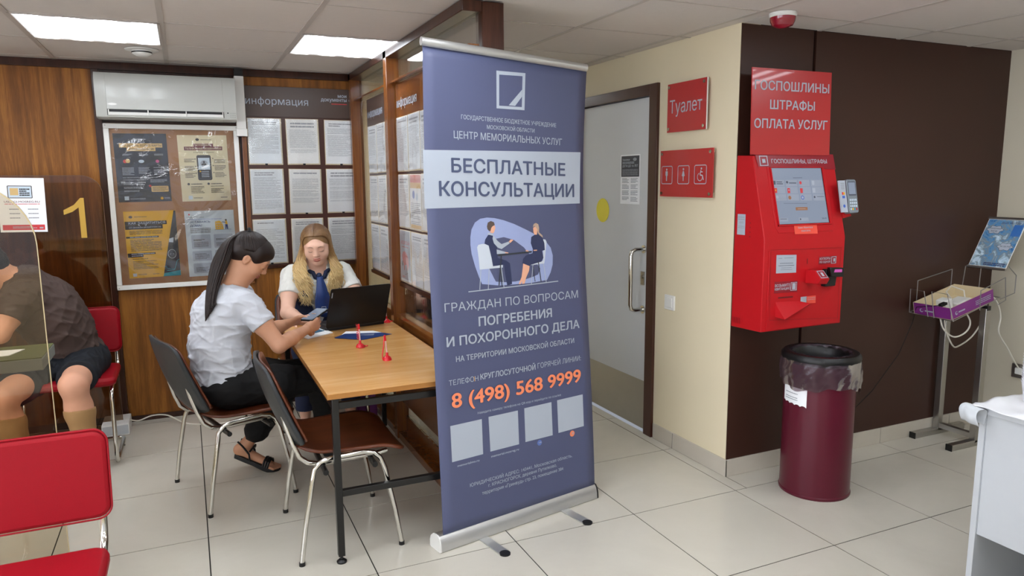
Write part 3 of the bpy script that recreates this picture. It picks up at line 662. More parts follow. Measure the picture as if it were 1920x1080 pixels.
# ---- glazed partition
pt = empty('wall_partition', (1.11, 1.2, 0), 0, kind='structure')
for x0, x1, y0, y1 in ((1.165, 1.262, .215, .29), (1.078, 1.152, 1.44, 1.505), (1.078, 1.152, 2.40, 2.45)):
    bx(x0, x1, y0, y1, 0, 2.255).build('post', M['post'] if y0 > 1 else M['veneer_dark'], pt, bevel=.003)
bx(1.078, 1.165, .215, 2.45, 2.212, 2.257).build('top_rail', M['veneer_dark'], pt, bevel=.003)
for y0, y1 in ((.215, 1.44), (1.505, 2.40)):
    bx(1.085, 1.15, y0, y1, 0, .045).build('bottom_rail', M['post'], pt, bevel=.003)
    bx(1.135, 1.147, y0, y1, .045, .135).build('lower_panel', M['post'], pt, smooth=0)
    bx(1.105, 1.147, y0, y1, .235, .74).build('lower_panel', M['post'], pt, bevel=.002)
    bx(1.10, 1.15, y0, y1, .74, .765).build('middle_rail', M['post'], pt, bevel=.003)
    bx(1.142, 1.148, y0, y1, .765, 2.212).build('glass_pane', M['glass'], pt, smooth=0)
    bx(1.142, 1.148, y0, y1, .135, .235).build('glass_pane', M['glass'], pt, smooth=0)
    bx(1.10, 1.15, y0, y1, 2.075, 2.085).build('glazing_bar', M['post'], pt, smooth=0)
# ================================================================ WALL THINGS
W_, K_, I_ = M['white_print'], M['black'], M['ink']
# ---- air conditioner
ac = empty('air_conditioner', (-.045, 2.44, 1.915), 0, 'white wall-mounted air conditioner above the cork board', 'air conditioner')
prof = [(2.485, 1.915), (2.31, 1.915), (2.296, 1.921), (2.292, 1.93), (2.292, 1.932), (2.345, 1.934), (2.345, 1.964), (2.292, 1.966), (2.292, 2.12), (2.30, 2.155), (2.32, 2.178), (2.485, 2.182)]
full = [(2.485, 1.915), (2.31, 1.915), (2.296, 1.921), (2.292, 1.93), (2.292, 2.12), (2.30, 2.155), (2.32, 2.178), (2.485, 2.182)]
MB().prism(prof, lambda a, b, t: Vector((t, a, b)), -.375, .265).build('body', M['ac_white'], ac, bevel=.002)
for e0, e1 in ((-.432, -.375), (.265, .338)): MB().prism(full, lambda a, b, t: Vector((t, a, b)), e0, e1).build('side_cover', M['ac_white'], ac)
fr = quadfn((-.425, 2.2905, 1.92), (1, 0, 0), (0, 0, 1))
# outlet slot in the lower front
q = lambda u, v, d=0: Vector((-.432+u, 2.2915-d, 1.915+v))
m = MB().box(-.375, .265, 2.296, 2.34, 1.93, 1.968); m.build('outlet', M['black'], ac, smooth=0)
MB().add([(-.37, 2.30, 1.958), (.26, 2.30, 1.958), (.26, 2.286, 1.933), (-.37, 2.286, 1.933), (-.37, 2.303, 1.956), (.26, 2.303, 1.956), (.26, 2.289, 1.931), (-.37, 2.289, 1.931)], [(0, 1, 2, 3), (4, 5, 6, 7), (0, 1, 5, 4), (3, 2, 6, 7)]).build('louvre', M['white'], ac, smooth=0)
for k in range(4): bx(-.37+k*.2085, -.365+k*.2085, 2.283, 2.31, 1.931, 1.964).build('louvre_clip', M['white'], ac, smooth=0)
p = Print(q); p.rect(K_, .715, .043, .724, .049)
for i in range(4):
    for j in range(3): p.circ(K_, (.735+i*.009, .022+j*.012), .0016, 8)
p.build('indicator_panel', ac)
p = Print(quadfn((-.38, 2.2915, 1.985), (1, 0, 0), (0, 0, 1))); p.circ(M['alu'], (.035, .01), .008, 24, 3.4); p.circ(M['white'], (.035, .01), .006, 24, 3.6); p.build('badge', ac)
# ---- cable duct
d = empty('cable_duct', (.37, 2.46, 1.83), 0, 'white vertical plastic cable trunking between air conditioner and information board', 'cable duct')
bx(.343, .4, 2.40, 2.455, 1.828, 2.205).build('duct_cover', M['white'], d, bevel=.003); bx(.345, .397, 2.402, 2.455, 2.205, 2.25).build('duct_end', M['black_plastic'], d)
bx(.339, .404, 2.397, 2.456, 1.828, 1.875).build('end_cap', M['white'], d, bevel=.002)
# ---- cork board
cb = empty('cork_board', (-.02, 2.47, .875), 0, 'white-framed cork notice board covered with clear plastic film', 'notice board')
x0, x1, z0, z1 = -.418, .352, .868, 1.895; e = .03
bx(x0+.01, x1-.01, 2.465, 2.484, z0+.01, z1-.01).build('cork_panel', M['cork'], cb, smooth=0)
for a in ((x0, x1, z0, z0+e), (x0, x1, z1-e, z1), (x0, x0+e, z0+e, z1-e), (x1-e, x1, z0+e, z1-e)): bx(a[0], a[1], 2.447, 2.486, a[2], a[3]).build('frame_bar', M['white'], cb, bevel=.003)
rd = random.Random(3)
film = MB().grid(lambda u, v: (x0+e+u*(x1-x0-2*e), 2.4515-.004*math.sin(9*u+5*v)*math.sin(7*v)-.003*rd.random()*(v > .6), z0+e+v*(z1-z0-2*e)), 24, 32)
film.build('plastic_film', M['film'], cb, smooth=180)
for x, z in ((x0+.012, z1-.012), (x1-.012, z1-.012), (x0+.012, z0+.012), (x1-.012, z0+.012)): MB().cyl((x, 2.4465, z), (x, 2.449, z), .004, 8).build('screw', M['steel'], cb)
def sheet(name, O, U, V, w, h, m, label, cat='poster', group=None, tilt=0, thick=.0008):
    U = Vector(U); V = Vector(V); N = U.cross(V)
    if tilt: R = Matrix.Rotation(math.radians(tilt), 3, N); U = R@U; V = R@V
    fn = quadfn(O, U, V, N); t = empty(name, fn(w/2, 0), 0, label, cat, group)
    mb = MB(); mb.prism([(0, 0), (w, 0), (w, h), (0, h)], lambda a, b, d: fn(a, b, d), 0, thick); mb.build('sheet', m, t, smooth=0)
    return t, Print(fn, thick+.0003)
Ux, Uy, Z = (1, 0, 0), (0, -1, 0), (0, 0, 1)
SAND, DNAVY = mat('sand print', 'd9b87c', .5), mat('dark navy print', '1e2a3c', .45)
RED_P, BLUE_P, YEL_P, TEAL, CREAM, PINK = mat('red print', 'd23a3f', .5), mat('blue print', '3d63c0', .5), mat('yellow print', 'e3b21e', .5), mat('teal print', '2d97a8', .5), mat('cream print', 'ded6b8', .6), mat('pink print', 'c45a8a', .5)
PALE = mat('pale blue print', 'c9d8e4', .5); DGREY = mat('dark grey print', '3c3f46', .5); TXT = mat('dark print', '55504a', .6); PLUM = mat('plum print', '6d2a40', .5)
t, p = sheet('poster', (-.367, 2.464, 1.416), Ux, Z, .297, .42, DNAVY, 'dark navy poster about internet banking fraud, upper left on the cork board', tilt=.6)
p.circ(W_, (.115, .385), .007, 12); p.lines(W_, .13, .18, .39, .38, 1, seed=1, ragged=0)
p.rect(SAND, .03, .335, .27, .36); p.rect(SAND, .07, .313, .23, .336)
p.text(DNAVY, 'ЧТО ДЕЛАТЬ, ЕСЛИ С КАРТЫ', .035, .265, .341, .0125, 2); p.text(DNAVY, 'УКРАЛИ ДЕНЬГИ?', .078, .222, .319, .0115, 2)
for x in (.035, .125, .21): p.lines(W_, x+.01, x+.06, .297, .285, 2, seed=int(x*99)); p.lines(W_, x, x+.065, .215, .165, 7, seed=int(x*77))
p.circ(RED_P, (.055, .25), .011); p.circ(SAND, (.07, .253), .013); p.circ(PALE, (.145, .25), .010, 14, 1.6); p.circ(PINK, (.235, .25), .010)
p.text(W_, 'КАК ОБЕЗОПАСИТЬ ДЕНЬГИ НА СЧЕТАХ?', .035, .225, .147, .007, 2)
p.lines(W_, .035, .15, .14, .105, 5, seed=5); p.lines(W_, .185, .28, .14, .118, 3, seed=6); p.lines(W_, .035, .15, .095, .082, 2, seed=7); p.lines(W_, .035, .12, .074, .062, 2, seed=8)
p.rect(SAND, .187, .06, .285, .097, .006); p.lines(TXT, .195, .28, .093, .064, 4, seed=9); p.circ(RED_P, (.182, .098), .007)
p.rect(PALE, .033, .012, .058, .036); p.lines(W_, .064, .15, .024, .014, 2, seed=10); p.circ(YEL_P, (.243, .02), .0085); p.lines(W_, .256, .288, .026, .014, 2, seed=11); p.build('print', t)
t, p = sheet('poster', (-.008, 2.464, 1.414), Ux, Z, .292, .418, CREAM, 'cream poster showing a large dark phone, upper right on the cork board', tilt=.8)
p.circ(DGREY, (.117, .39), .009, 6, 1.3); p.lines(TXT, .135, .2, .393, .385, 1, seed=1, ragged=0)
p.rect(PLUM, .092, .345, .208, .364); p.rect(PLUM, .036, .323, .262, .346); p.text(CREAM, 'ОСТОРОЖНО:', .1, .2, .3495, .0105, 2); p.text(CREAM, 'ТЕЛЕФОННЫЕ МОШЕННИКИ!', .042, .256, .3285, .0115, 2)
p.text(TXT, 'К ПРИЗНАКАМ ОБМАНА', .09, .21, .307, .006, 2)
p.rect(K_, .104, .133, .188, .292, .01); p.rect(DGREY, .107, .14, .185, .289, .008); p.rect(PALE, .112, .2, .18, .275); p.circ(W_, (.146, .238), .022); p.circ(DGREY, (.146, .248), .007, 14, .9); p.poly(DGREY, [(.128, .228), (.164, .228), (.155, .24), (.137, .24)])
p.rect(K_, .112, .145, .18, .198); p.rect(YEL_P, .116, .185, .124, .193); p.lines(W_, .126, .172, .194, .15, 4, seed=2)
for y in (.268, .222, .178): p.circ(DGREY, (.095, y), .0035, 8); p.circ(DGREY, (.2, y+.003), .0035, 8); p.lines(TXT, .03, .09, y+.003, y-.03, 4, seed=int(y*1e3)); p.lines(TXT, .207, .275, y+.006, y-.028, 4, seed=int(y*1e3)+1)
for x in (.045, .163): p.circ(DGREY, (x, .11), .0075, 12); p.lines(TXT, x+.015, x+.08, .113, .106, 1, .7, 2, 0); p.lines(TXT, x+.012, x+.09, .098, .05, 6, seed=int(x*900))
p.rect(PALE, .038, .012, .062, .036); p.lines(TXT, .068, .13, .026, .016, 2, seed=4); p.lines(TXT, .23, .27, .026, .016, 1, seed=5); p.build('print', t)
YELP = mat('yellow poster paper', 'dfb02a', .55)
t, p = sheet('poster', (-.345, 2.464, .938), Ux, Z, .297, .42, YELP, 'yellow poster with dark hacker illustration, lower left on the cork board', tilt=.7)
p.poly(DNAVY, [(.285, .418), (.296, .418), (.296, 0), (.195, 0), (.2, .03)]); p.poly(TEAL, [(.193, .001), (.296, .001), (.296, .035), (.2, .02)])
p.circ(TXT, (.038, .385), .009, 6, 1.3); p.lines(TXT, .058, .13, .389, .381, 1, seed=1, ragged=0)
p.rect(K_, .003, .333, .24, .357); p.rect(K_, .003, .307, .215, .3325); p.text(W_, 'КАК ЗАЩИТИТЬСЯ', .024, .232, .339, .0145, 3); p.text(W_, 'ОТ ОНЛАЙН-МОШЕННИКОВ', .024, .205, .3145, .0085, 2)
p.lines(TXT, .024, .21, .3, .272, 4, seed=2); p.rect(K_, .003, .252, .187, .263); p.lines(W_, .024, .18, .262, .253, 1, .5, 3, 0); p.lines(TXT, .024, .2, .245, .168, 9, seed=4, ragged=.6)
p.rect(K_, .003, .147, .16, .158); p.rect(K_, .003, .132, .09, .147); p.lines(W_, .024, .155, .157, .148, 1, .5, 5, 0); p.lines(W_, .024, .085, .145, .136, 1, .5, 6, 0); p.lines(TXT, .028, .17, .124, .055, 9, seed=7, ragged=.6)
p.rect(PALE, .022, .01, .044, .03); p.lines(TXT, .05, .1, .026, .012, 3, seed=8); p.lines(TXT, .135, .175, .024, .016, 2, seed=9)
p.poly(PALE, [(.245, .24), (.272, .248), (.268, .215), (.243, .218)])
ring = [(.255+.023*math.cos(a*.3), .142+.028*math.sin(a*.3)) for a in range(22)]; p.line(PALE, .0022, ring); p.line(PALE, .0018, [(.242, .14), (.25, .143)]); p.line(PALE, .0018, [(.26, .143), (.268, .14)])
p.line(TEAL, .003, [(.215, .035), (.262, .04), (.282, .1), (.296, .105)]); p.line(TEAL, .002, [(.2, .06), (.215, .065), (.22, .05), (.262, .045)]); p.build('print', t)
PALEP = mat('pale grey blue poster paper', 'cdd8de', .55)
t, p = sheet('poster', (0., 2.464, .928), Ux, Z, .297, .425, PALEP, 'pale blue poster with a yellow building drawing, lower right on the cork board', tilt=.6)
p.circ(RED_P, (.028, .402), .005, 8); p.lines(PALE, .045, .12, .405, .4, 1, seed=1); p.text(DGREY, 'Как получить', .026, .115, .381, .007, 0); p.text(BLUE_P, 'НУЖНЫЕ ДОКУМЕНТЫ, НЕ ВЫХОДЯ', .026, .22, .366, .0065, 0)
NB = mat('deep blue print', '24346a', .5); p.text(NB, 'ОСТАВАЯСЬ', .028, .15, .347, .0125, 3); p.text(NB, 'ДОМА?', .028, .1, .323, .0135, 3); p.lines(TXT, .028, .15, .315, .28, 4, seed=2)
p.poly(YEL_P, [(.18, .3), (.18, .352), (.205, .357), (.222, .345), (.23, .3)]); [p.rect(M['white_print'], .187+.013*i, .308+.014*j, .193+.013*i, .314+.014*j) for i in range(3) for j in range(3)]
p.circ(TXT, (.246, .36), .006); p.poly(YEL_P, [(.24, .335), (.243, .355), (.252, .355), (.256, .33)]); p.poly(NB, [(.24, .333), (.255, .331), (.256, .3), (.25, .3), (.248, .32), (.245, .3), (.24, .3)]); p.line(NB, .004, [(.243, .345), (.222, .348)]); p.line(NB, .0015, [(.172, .298), (.275, .298)])
for x, y in ((.03, .18), (.165, .18)): p.rect(W_, x, y, x+.115, y+.09, .006); p.lines(TXT, x+.012, x+.08, y+.062, y+.05, 2, .6, 3); p.lines(TXT, x+.012, x+.1, y+.044, y+.01, 5, seed=int(x*1e3))
for x, y in ((.03, .1), (.165, .1)): p.rect(W_, x, y, x+.115, y+.065, .006); p.lines(TXT, x+.012, x+.1, y+.05, y+.01, 5, seed=int(x*1e3)+7)
p.rect(W_, .03, .02, .28, .085, .006); p.lines(TXT, .045, .13, .06, .03, 4, seed=4); p.rect(PALE, .2, .032, .232, .074); p.build('print', t)
# ---- information board on the back wall
ib = empty('information_board', (.77, 2.47, .955), 0, 'dark brown information board with three columns of documents on the back wall', 'information board')
bx(.402, 1.134, 2.474, 2.486, .955, 2.157).build('back_panel', M['brown'], ib, smooth=0)
bx(.402, 1.134, 2.468, 2.476, 1.962, 2.157).build('header_panel', M['board'], ib, bevel=.001)
bx(.402, 1.145, 2.455, 2.484, .955, .978).build('bottom_rail', M['veneer_dark'], ib, bevel=.002)
p = Print(quadfn((.402, 2.468, 1.962), Ux, Z)); p.text(W_, 'информация', .006, .405, .078, .047, 0); p.text(W_, 'мои', .604, .664, .139, .023, 3); p.text(W_, 'документы', .49, .664, .112, .024, 2)
p.lines(RED_P, .56, .664, .1, .09, 1, .5, 2, 0)
for a0, m in ((100, W_), (160, W_), (-60, RED_P), (0, RED_P), (30, RED_P), (220, W_)):
    p.poly(m, [(.698+r*math.cos(math.radians(a0+b_)), .122+r*math.sin(math.radians(a0+b_))) for r, b_ in ((.009, 0), (.02, 0), (.021, 25), (.02, 50), (.009, 50))])
p.build('lettering', ib)
def holder(O, U, w, h, m, label, group, seed, tilt=0, clip=1, art=None):
    U = Vector(U); V = Vector(Z); N = U.cross(V)
    if tilt: R = Matrix.Rotation(math.radians(tilt), 3, N); U = R@U; V = R@V
    fn = quadfn(O, U, V, N); t = empty('document_holder', fn(w/2, 0), 0, label, 'document holder', group)
    pr = lambda a, b, d: fn(a, b, d)
    MB().prism([(0, 0), (w, 0), (w, h), (0, h)], pr, 0, .003).build('backing', M['card'], t, smooth=0)
    MB().prism([(.004, .008), (w-.008, .008), (w-.008, h-.003), (.004, h-.003)], pr, .003, .004).build('paper_sheet', m, t, smooth=0)
    p = Print(fn, .0044)
    if art: art(p)
    else:
        rd = random.Random(seed); hd = h-.03-rd.random()*.02
        p.lines(I_, .03, w-.03, h-.02, hd-.012, 2, .5, seed, .5); p.lines(I_, .02, w-.022, hd-.02, .03+rd.random()*.05, 24, .28, seed+50)
    p.build('print', t)
    MB().grid(lambda u, v: fn(u*w, .002+v*(h-.004), .0075+.0018*math.sin(6*u+seed)*math.sin(5*v+seed*2)), 6, 8).build('plastic_pocket', M['pocket'], t, smooth=180)
    if clip: MB().prism([(w/2-.008, -.003), (w/2+.008, -.003), (w/2+.008, .008), (w/2-.008, .008)], pr, .002, .011).build('clip', M['black_plastic'], t)
    return t
rows = ['top', 'middle', 'bottom']; cols = ['left', 'middle', 'right']; PV = [M['paper'], mat('cool paper', 'eef4f8', .7, var=.02), mat('warm paper', 'f4f4f2', .7, var=.02)]
n = 0
for j, z in enumerate((1.648, 1.318, .984)):
    for i, x in enumerate((.41, .655, .905)):
        n += 1; holder((x, 2.473, z), Ux, .215, .303, PV[n % 3], 'printed page in clear pocket, %s row, %s column of the back wall board' % (rows[j], cols[i]), 'document pockets on the back wall board', n, (n*37 % 5-2)*.25, clip=(n not in (4, 9)))
# ---- boards on the partition
def bull(p):
    p.rect(W_, .012, .02, .2, .295); p.lines(I_, .06, .15, .285, .27, 2, .5, 3); p.text(RED_P, 'НЕ БРОСАЙ', .025, .19, .218, .02, 2); p.lines(RED_P, .04, .17, .208, .2, 1, .5, 2)
    p.poly(RED_P, [(.045, .12), (.04, .155), (.06, .175), (.1, .18), (.135, .165), (.16, .14), (.17, .1), (.165, .075), (.15, .1), (.14, .07), (.128, .075), (.125, .105), (.09, .1), (.085, .07), (.072, .07), (.07, .105)])
    p.poly(DGREY, [(.05, .125), (.035, .12), (.03, .1), (.045, .09), (.06, .1)]); p.line(TXT, .003, [(.09, .045), (.15, .06)]); p.lines(RED_P, .03, .1, .038, .026, 2, .5, 4)
def leaflet(p):
    p.rect(mat('orange red print', 'e0552a', .5), .01, .255, .2, .295); p.rect(YEL_P, .01, .225, .2, .255); p.circ(BLUE_P, (.07, .19), .022); p.circ(PALE, (.13, .18), .02); p.lines(I_, .02, .19, .15, .03, 12, .4, 6)
    p.rect(YEL_P, .01, .01, .2, .03)
for nm, y0, y1, hm, zt, ys in (('far', 2.14, 1.70, M['board'], 2.055, (2.125, 1.9)), ('near', 1.43, .77, M['post'], 2.07, (1.425, 1.2, .985))):  # near header gets the orange post veneer, painting in the lamp's reflection
    b = empty('information_board', (1.13, (y0+y1)/2, .95), 0, 'dark headed information board on the glazed partition, nearer the room corner' if nm == 'far' else 'orange brown headed information board on the glazed partition, just left of the roll-up banner', 'information board')
    bx(1.13, 1.141, y1, y0, .945, 1.9).build('back_panel', M['brown'], b, smooth=0); bx(1.127, 1.1415, y1, y0, 1.868, zt).build('header_panel', hm, b, smooth=0)
    bx(1.118, 1.141, y1, y0, .93, .95).build('bottom_rail', M['veneer_dark'], b, smooth=0)
    p = Print(quadfn((1.127, y0, 1.868), Uy, Z)); p.text(W_, 'информация', .02, .40, .07, .05, 1); p.build('lettering', b)
    for i, y in enumerate(ys):
        for j, z in enumerate((1.585, 1.27, .958)):
            n += 1; art = bull if (nm == 'near' and i == 0 and j == 2) else (leaflet if (nm == 'near' and i == 1 and j == 1) else None)
            what = 'page with a red bull drawing in clear pocket' if art is bull else ('colourful leaflet in pocket' if art is leaflet else 'printed page in clear pocket')
            side = cols[i] if nm == 'near' else ('left', 'right')[i]
            what = what.replace(' drawing', '')
            holder((1.1295, y, z), Uy, .215, .3, PV[n % 3], '%s, %s row, %s column, partition board %s' % (what.replace(' in clear pocket', ''), rows[j], side, 'near corner' if nm == 'far' else 'beside the banner'), 'document pockets on the partition boards', n, (n*31 % 5-2)*.3, 0, art)
# ---- toilet signs
def stud(fn, u, v, par):
    a, b = fn(u, v, -.014), fn(u, v, .012); MB().cyl(a, b, .009, 12).build('standoff_stud', M['chrome'], par)
fn = quadfn((2.448, .69, 1.782), Uy, Z); t = empty('toilet_sign', fn(.163, 0), 0, 'square red acrylic sign reading Туалет beside the door, upper', 'sign')
MB().prism([(0, 0), (.326, 0), (.326, .256), (0, .256)], lambda a, b, d: fn(a, b, d), 0, .006).build('plate', M['red_sign'], t, smooth=0)
MB().prism([(.326, 0), (.329, 0), (.329, .256), (.326, .256)], lambda a, b, d: fn(a, b, d), 0, .006).build('plate_edge', M['white'], t, smooth=0)
for u, v in ((.018, .018), (.308, .018), (.018, .238), (.308, .238)): stud(fn, u, v, t)
p = Print(fn, .007); p.text(W_, 'Туалет', .022, .292, .1, .07, -1); p.build('lettering', t)
fn = quadfn((2.448, .742, 1.436), Uy, Z); t = empty('pictogram_sign', fn(.22, 0), 0, 'wide red acrylic sign with man, woman and wheelchair pictograms, below the toilet sign', 'sign')
MB().prism([(0, 0), (.442, 0), (.442, .25), (0, .25)], lambda a, b, d: fn(a, b, d), 0, .006).build('plate', M['red_sign'], t, smooth=0)
for u, v in ((.018, .018), (.424, .018), (.018, .232), (.424, .232)): stud(fn, u, v, t)
p = Print(fn, .007)
for x in (.015, .16, .3):
    q = rrect(x, .07, x+.095, .165, .01); p.line(W_, .004, q+[q[0]])
for x in (.06, .207): p.circ(W_, (x, .147), .006)
p.poly(W_, [(.05, .138), (.07, .138), (.07, .115), (.065, .113), (.064, .085), (.056, .085), (.055, .113), (.05, .115)]); p.poly(W_, [(.203, .138), (.211, .138), (.22, .112), (.212, .11), (.21, .085), (.204, .085), (.202, .11), (.194, .112)])
p.circ(W_, (.355, .148), .0055); p.line(W_, .006, [(.352, .14), (.345, .115), (.365, .113), (.373, .09)]); p.line(W_, .005, [(.35, .132), (.365, .13)]); p.line(W_, .004, [(.345+.02*math.cos(a*.42+1.9), .105+.02*math.sin(a*.42+1.9)) for a in range(12)])
p.build('pictograms', t)
# ---- light switch, door notice, yellow sticker
t = empty('light_switch', (2.468, .655, .8), 0, 'white light switch on the beige wall beside the door', 'switch')
bx(2.458, 2.47, .612, .7, .8, .884).build('plate', M['white'], t, bevel=.003); bx(2.452, 2.459, .628, .686, .815, .87).build('rocker', M['white'], t, bevel=.002)
t, p = sheet('door_notice', (2.4815, 1.208, 1.383), Uy, Z, .21, .297, M['paper'], 'white paper notice with black top taped to the grey door', 'notice')
p.rect(DGREY, .008, .165, .202, .29); p.text(W_, 'Уважаемые', .02, .1, .262, .012, 2); p.text(W_, 'ДЕТИ ДО 16 ЛЕТ', .02, .19, .224, .013, 2); p.lines(W_, .02, .15, .256, .242, 2, .5, 1); p.lines(I_, .02, .19, .212, .172, 5, .4, 2); p.circ(M['ink'], (.155, .268), .01, 12, 2)
for x in (.02, .115):
    for y in (.015, .053, .09, .127): p.lines(I_, x, x+.075, y+.03, y, 4, .45, int(x*1e3+y*1e3))
p.build('print', t)
t = empty('yellow_sticker', (2.481, 1.415, 1.26), 0, 'round yellow sticker on the grey door', 'sticker')
MB().cyl((2.4815, 1.415, 1.335), (2.4795, 1.415, 1.335), .077, 40).build('disc', M['yellow'], t, smooth=30)
# ---- ceiling devices
t = empty('smoke_detector', (-.155, 1.95, CEIL-.03), 0, 'small round white smoke detector on the ceiling above the air conditioner', 'detector')
MB().lathe((-.155, 1.95, CEIL), [(.085, 0), (.085, -.004), (.05, -.009)], 28).build('base_ring', M['white'], t)
MB().lathe((-.155, 1.95, CEIL), [(.05, -.008), (.05, -.022), (.03, -.034), (.012, -.036)], 28).build('sensor_cap', M['white'], t)
MB().lathe((-.155, 1.95, CEIL), [(.0515, -.013), (.0515, -.02)], 28, capb=False, capt=False).build('vent_ring', M['black_plastic'], t)
t = empty('fire_alarm', (2.5, -.07, CEIL-.06), 0, 'red domed fire alarm beacon on the ceiling above the payment kiosk', 'alarm')
MB().lathe((2.5, -.07, CEIL), [(.06, 0), (.06, -.012), (.055, -.018)], 28).build('base', M['white'], t)
MB().lathe((2.5, -.07, CEIL), [(.056, -.018), (.054, -.035), (.044, -.054), (.02, -.064), (.004, -.066)], 28).build('lens', mat('red beacon lens', '8a1028', .15, coat=.5), t)
# ================================================================ ROLL-UP BANNER
E_, NB_ = Vector((.9796, .2012, 0)), Vector((-.2012, .9796, 0)); A_ = Vector((.88, .037, 0))
def bw(s, off, z): return A_+E_*s+NB_*off+Vector((0, 0, z))
def fab(u, v, d=0):
    a, b = u/.84, v/1.955
    s0, z0, s1, z1 = .019, .062, .870, .062; t0, y0, t1, y1 = .013, 2.047, .853, 2.017
    s = (s0*(1-b)+t0*b)*(1-a)+(s1*(1-b)+t1*b)*a; z = (z0*(1-b)+y0*b)*(1-a)+(z1*(1-b)+y1*b)*a
    pin = math.sin(math.pi*min(1, max(0, b))**1.8) if 0 < b < 1 else 0
    s -= pin*(.006+.02*a); off = .02+.06*b+pin*(.012*(2*a-1)**2)
    return bw(s, off-d, z)
t = empty('roll_up_banner', bw(.44, .03, 0), 0, 'tall dark blue roll-up banner stand with silver base beside the table', 'banner')
MB().grid(lambda u, v: fab(u*.84, v*1.955), 16, 48).build('banner_fabric', M['navy'], t, smooth=180, solid=.0006)
bc = {'w': W_, 'n': M['navy_text'], 'b': M['navy'], 'o': M['orange_print'], 'k': mat('blue dot print', '5f74b4', .5), 's': mat('periwinkle print', '97a3cb', .5), 'h': mat('light grey print', 'c4ccd6', .5),
      'd': mat('deep navy print', '2c3354', .5), 'f': mat('peach print', 'e2a98c', .5), 'u': mat('brown print', '554640', .5), 'y': mat('fair hair print', 'b39a88', .5), 'e': mat('slate print', '33373f', .5)}
P0 = Print(fab); txt = [o for o in BANNER_TEXT if o[0] == 't']; oth = [o for o in BANNER_TEXT if o[0] != 't']
def banded(pts, n=10):      # long horizontal prints follow the curved sheet
    return pts
class PG(Print):
    def poly(s, m, pts, step=.00005):
        if len(pts) == 4 and max(p[0] for p in pts)-min(p[0] for p in pts) > .3:
            s.lay += 1; d = s.d+s.lay*step; (a, b), (c, e), (f, g_), (h, i) = pts
            s.mb.grid(lambda u, v: s.fn((a*(1-u)+c*u)*(1-v)+(h*(1-u)+f*u)*v, (b*(1-u)+e*u)*(1-v)+(i*(1-u)+g_*u)*v, d), 16, 4, s.mi(m)); return s
        return Print.poly(s, m, pts, step)
p = PG(fab); p.ops([oth[0]], bc); p.build('white_band', t)
p = PG(fab, .0016); p.ops([o for o in oth[1:4]], bc); p.text(bc['b'], 'ЦЕНТР МЕМОРИАЛЬНЫХ УСЛУГ', .352, .5, .0, .004, 0) if 0 else None; p.build('logo', t)
p = PG(fab, .0016); p.ops(txt, bc); p.build('lettering', t)
p = PG(fab); p.ops(oth[4:], bc); p.build('white_code_squares', t)
p = PG(fab); p.ops(BANNER_ART, bc); p.build('illustration', t)
tb = MB(); tb.tube([bw(.004, .075, 2.06), bw(.85, .078, 2.03)], [(.012, .017)]*2, 12); tb.build('top_bar', M['alu'], t)
MB().cyl(bw(.43, .075, .06), bw(.43, .088, 2.04), .008).build('support_pole', M['alu'], t)
prof = [(0, .004), (.002, .03), (.008, .052), (.018, .066), (.03, .0685), (.034, .0685), (.06, .066), (.08, .05), (.088, .03), (.088, .004), (.08, 0), (.006, 0)]
MB().prism(prof, lambda a, b, c: bw(c, a, b), 0, .87).build('base_casing', M['alu'], t)
for s in (-.006, .87): MB().prism([(a*1.04-.002, b*1.03) for a, b in prof], lambda a, b, c: bw(c, a, b), s, s+.006).build('end_cap', M['white'] if s < 0 else M['black_plastic'], t)
for s in (.185, .64):
    f = MB().prism([(-.16, .004), (.1, .004), (.1, -.0), (-.16, 0)], lambda a, b, c: bw(s+c, a, b+.001), 0, .045)
    fo = f.build('foot', M['alu'], t)
    MB().lathe(bw(s+.0225, -.16, .0), [(.023, 0), (.023, .006)], 20).build('foot_cap', M['black_plastic'], fo)
# ================================================================ PAYMENT KIOSK
XL, XR = 2.468, 2.99
ks = empty('payment_kiosk', (2.73, .06, .8), 0, 'red wall-mounted payment kiosk with a sloping touch screen', 'kiosk')
prof = [(.155, .797), (.155, 1.642), (.051, 1.638), (-.052, 1.242), (-.0515, .803)]
MB().prism(prof, lambda a, b, c: Vector((c, a, b)), XL, XR).build('cabinet', M['red'], ks, bevel=.004)
kc = {'w': W_, 'm': M['maroon'], 'q': M['screen_blue'], 'o': mat('light red sticker', 'e8503f', .4), 'g': mat('screen button grey', '98a0b0', .3), 'e': mat('screen dark', '4c5260', .3), 'r': RED_P, 'y': YEL_P, 'u': mat('bronze print', '9a6a4a', .4), 'k': BLUE_P, 'D': mat('dark red seam', '6d0a10', .5)}
upf = quadfn((XL, -.052, 1.242), Ux, (0, .2575, .9875*1.0)); upf2 = lambda u, v, d=0: upf(u, v*1.022, d)
lof = quadfn((XL, -.0518, .803), Ux, Z)
mb = MB(); mb.prism([(.075, .35), (.445, .35), (.455, .06), (.44, .03), (.09, .03), (.078, .05)], lambda a, b, d: upf2(a, b, d), -.001, .003); mb.build('screen_bezel', M['red'], ks, bevel=.0015)
mb = MB()
for a in ((.092, .334, .432, .337), (.092, .062, .432, .068), (.092, .062, .0975, .337), (.426, .062, .436, .337)): mb.prism([(a[0], a[1]), (a[2], a[1]), (a[2], a[3]), (a[0], a[3])], lambda x, y, d: upf2(x, y, d), .003, .009)
mb.build('screen_surround', M['red'], ks)
p = Print(upf2, .0032); p.rect(K_, .096, .066, .43, .336); p.rect(kc['q'], .0985, .071, .422, .333); q = [o for o in KIOSK_UPPER if o[1] == 'q'][0]; i0 = KIOSK_UPPER.index(q)
p.ops(KIOSK_UPPER[i0+4:], kc); p.build('touch_screen', ks)
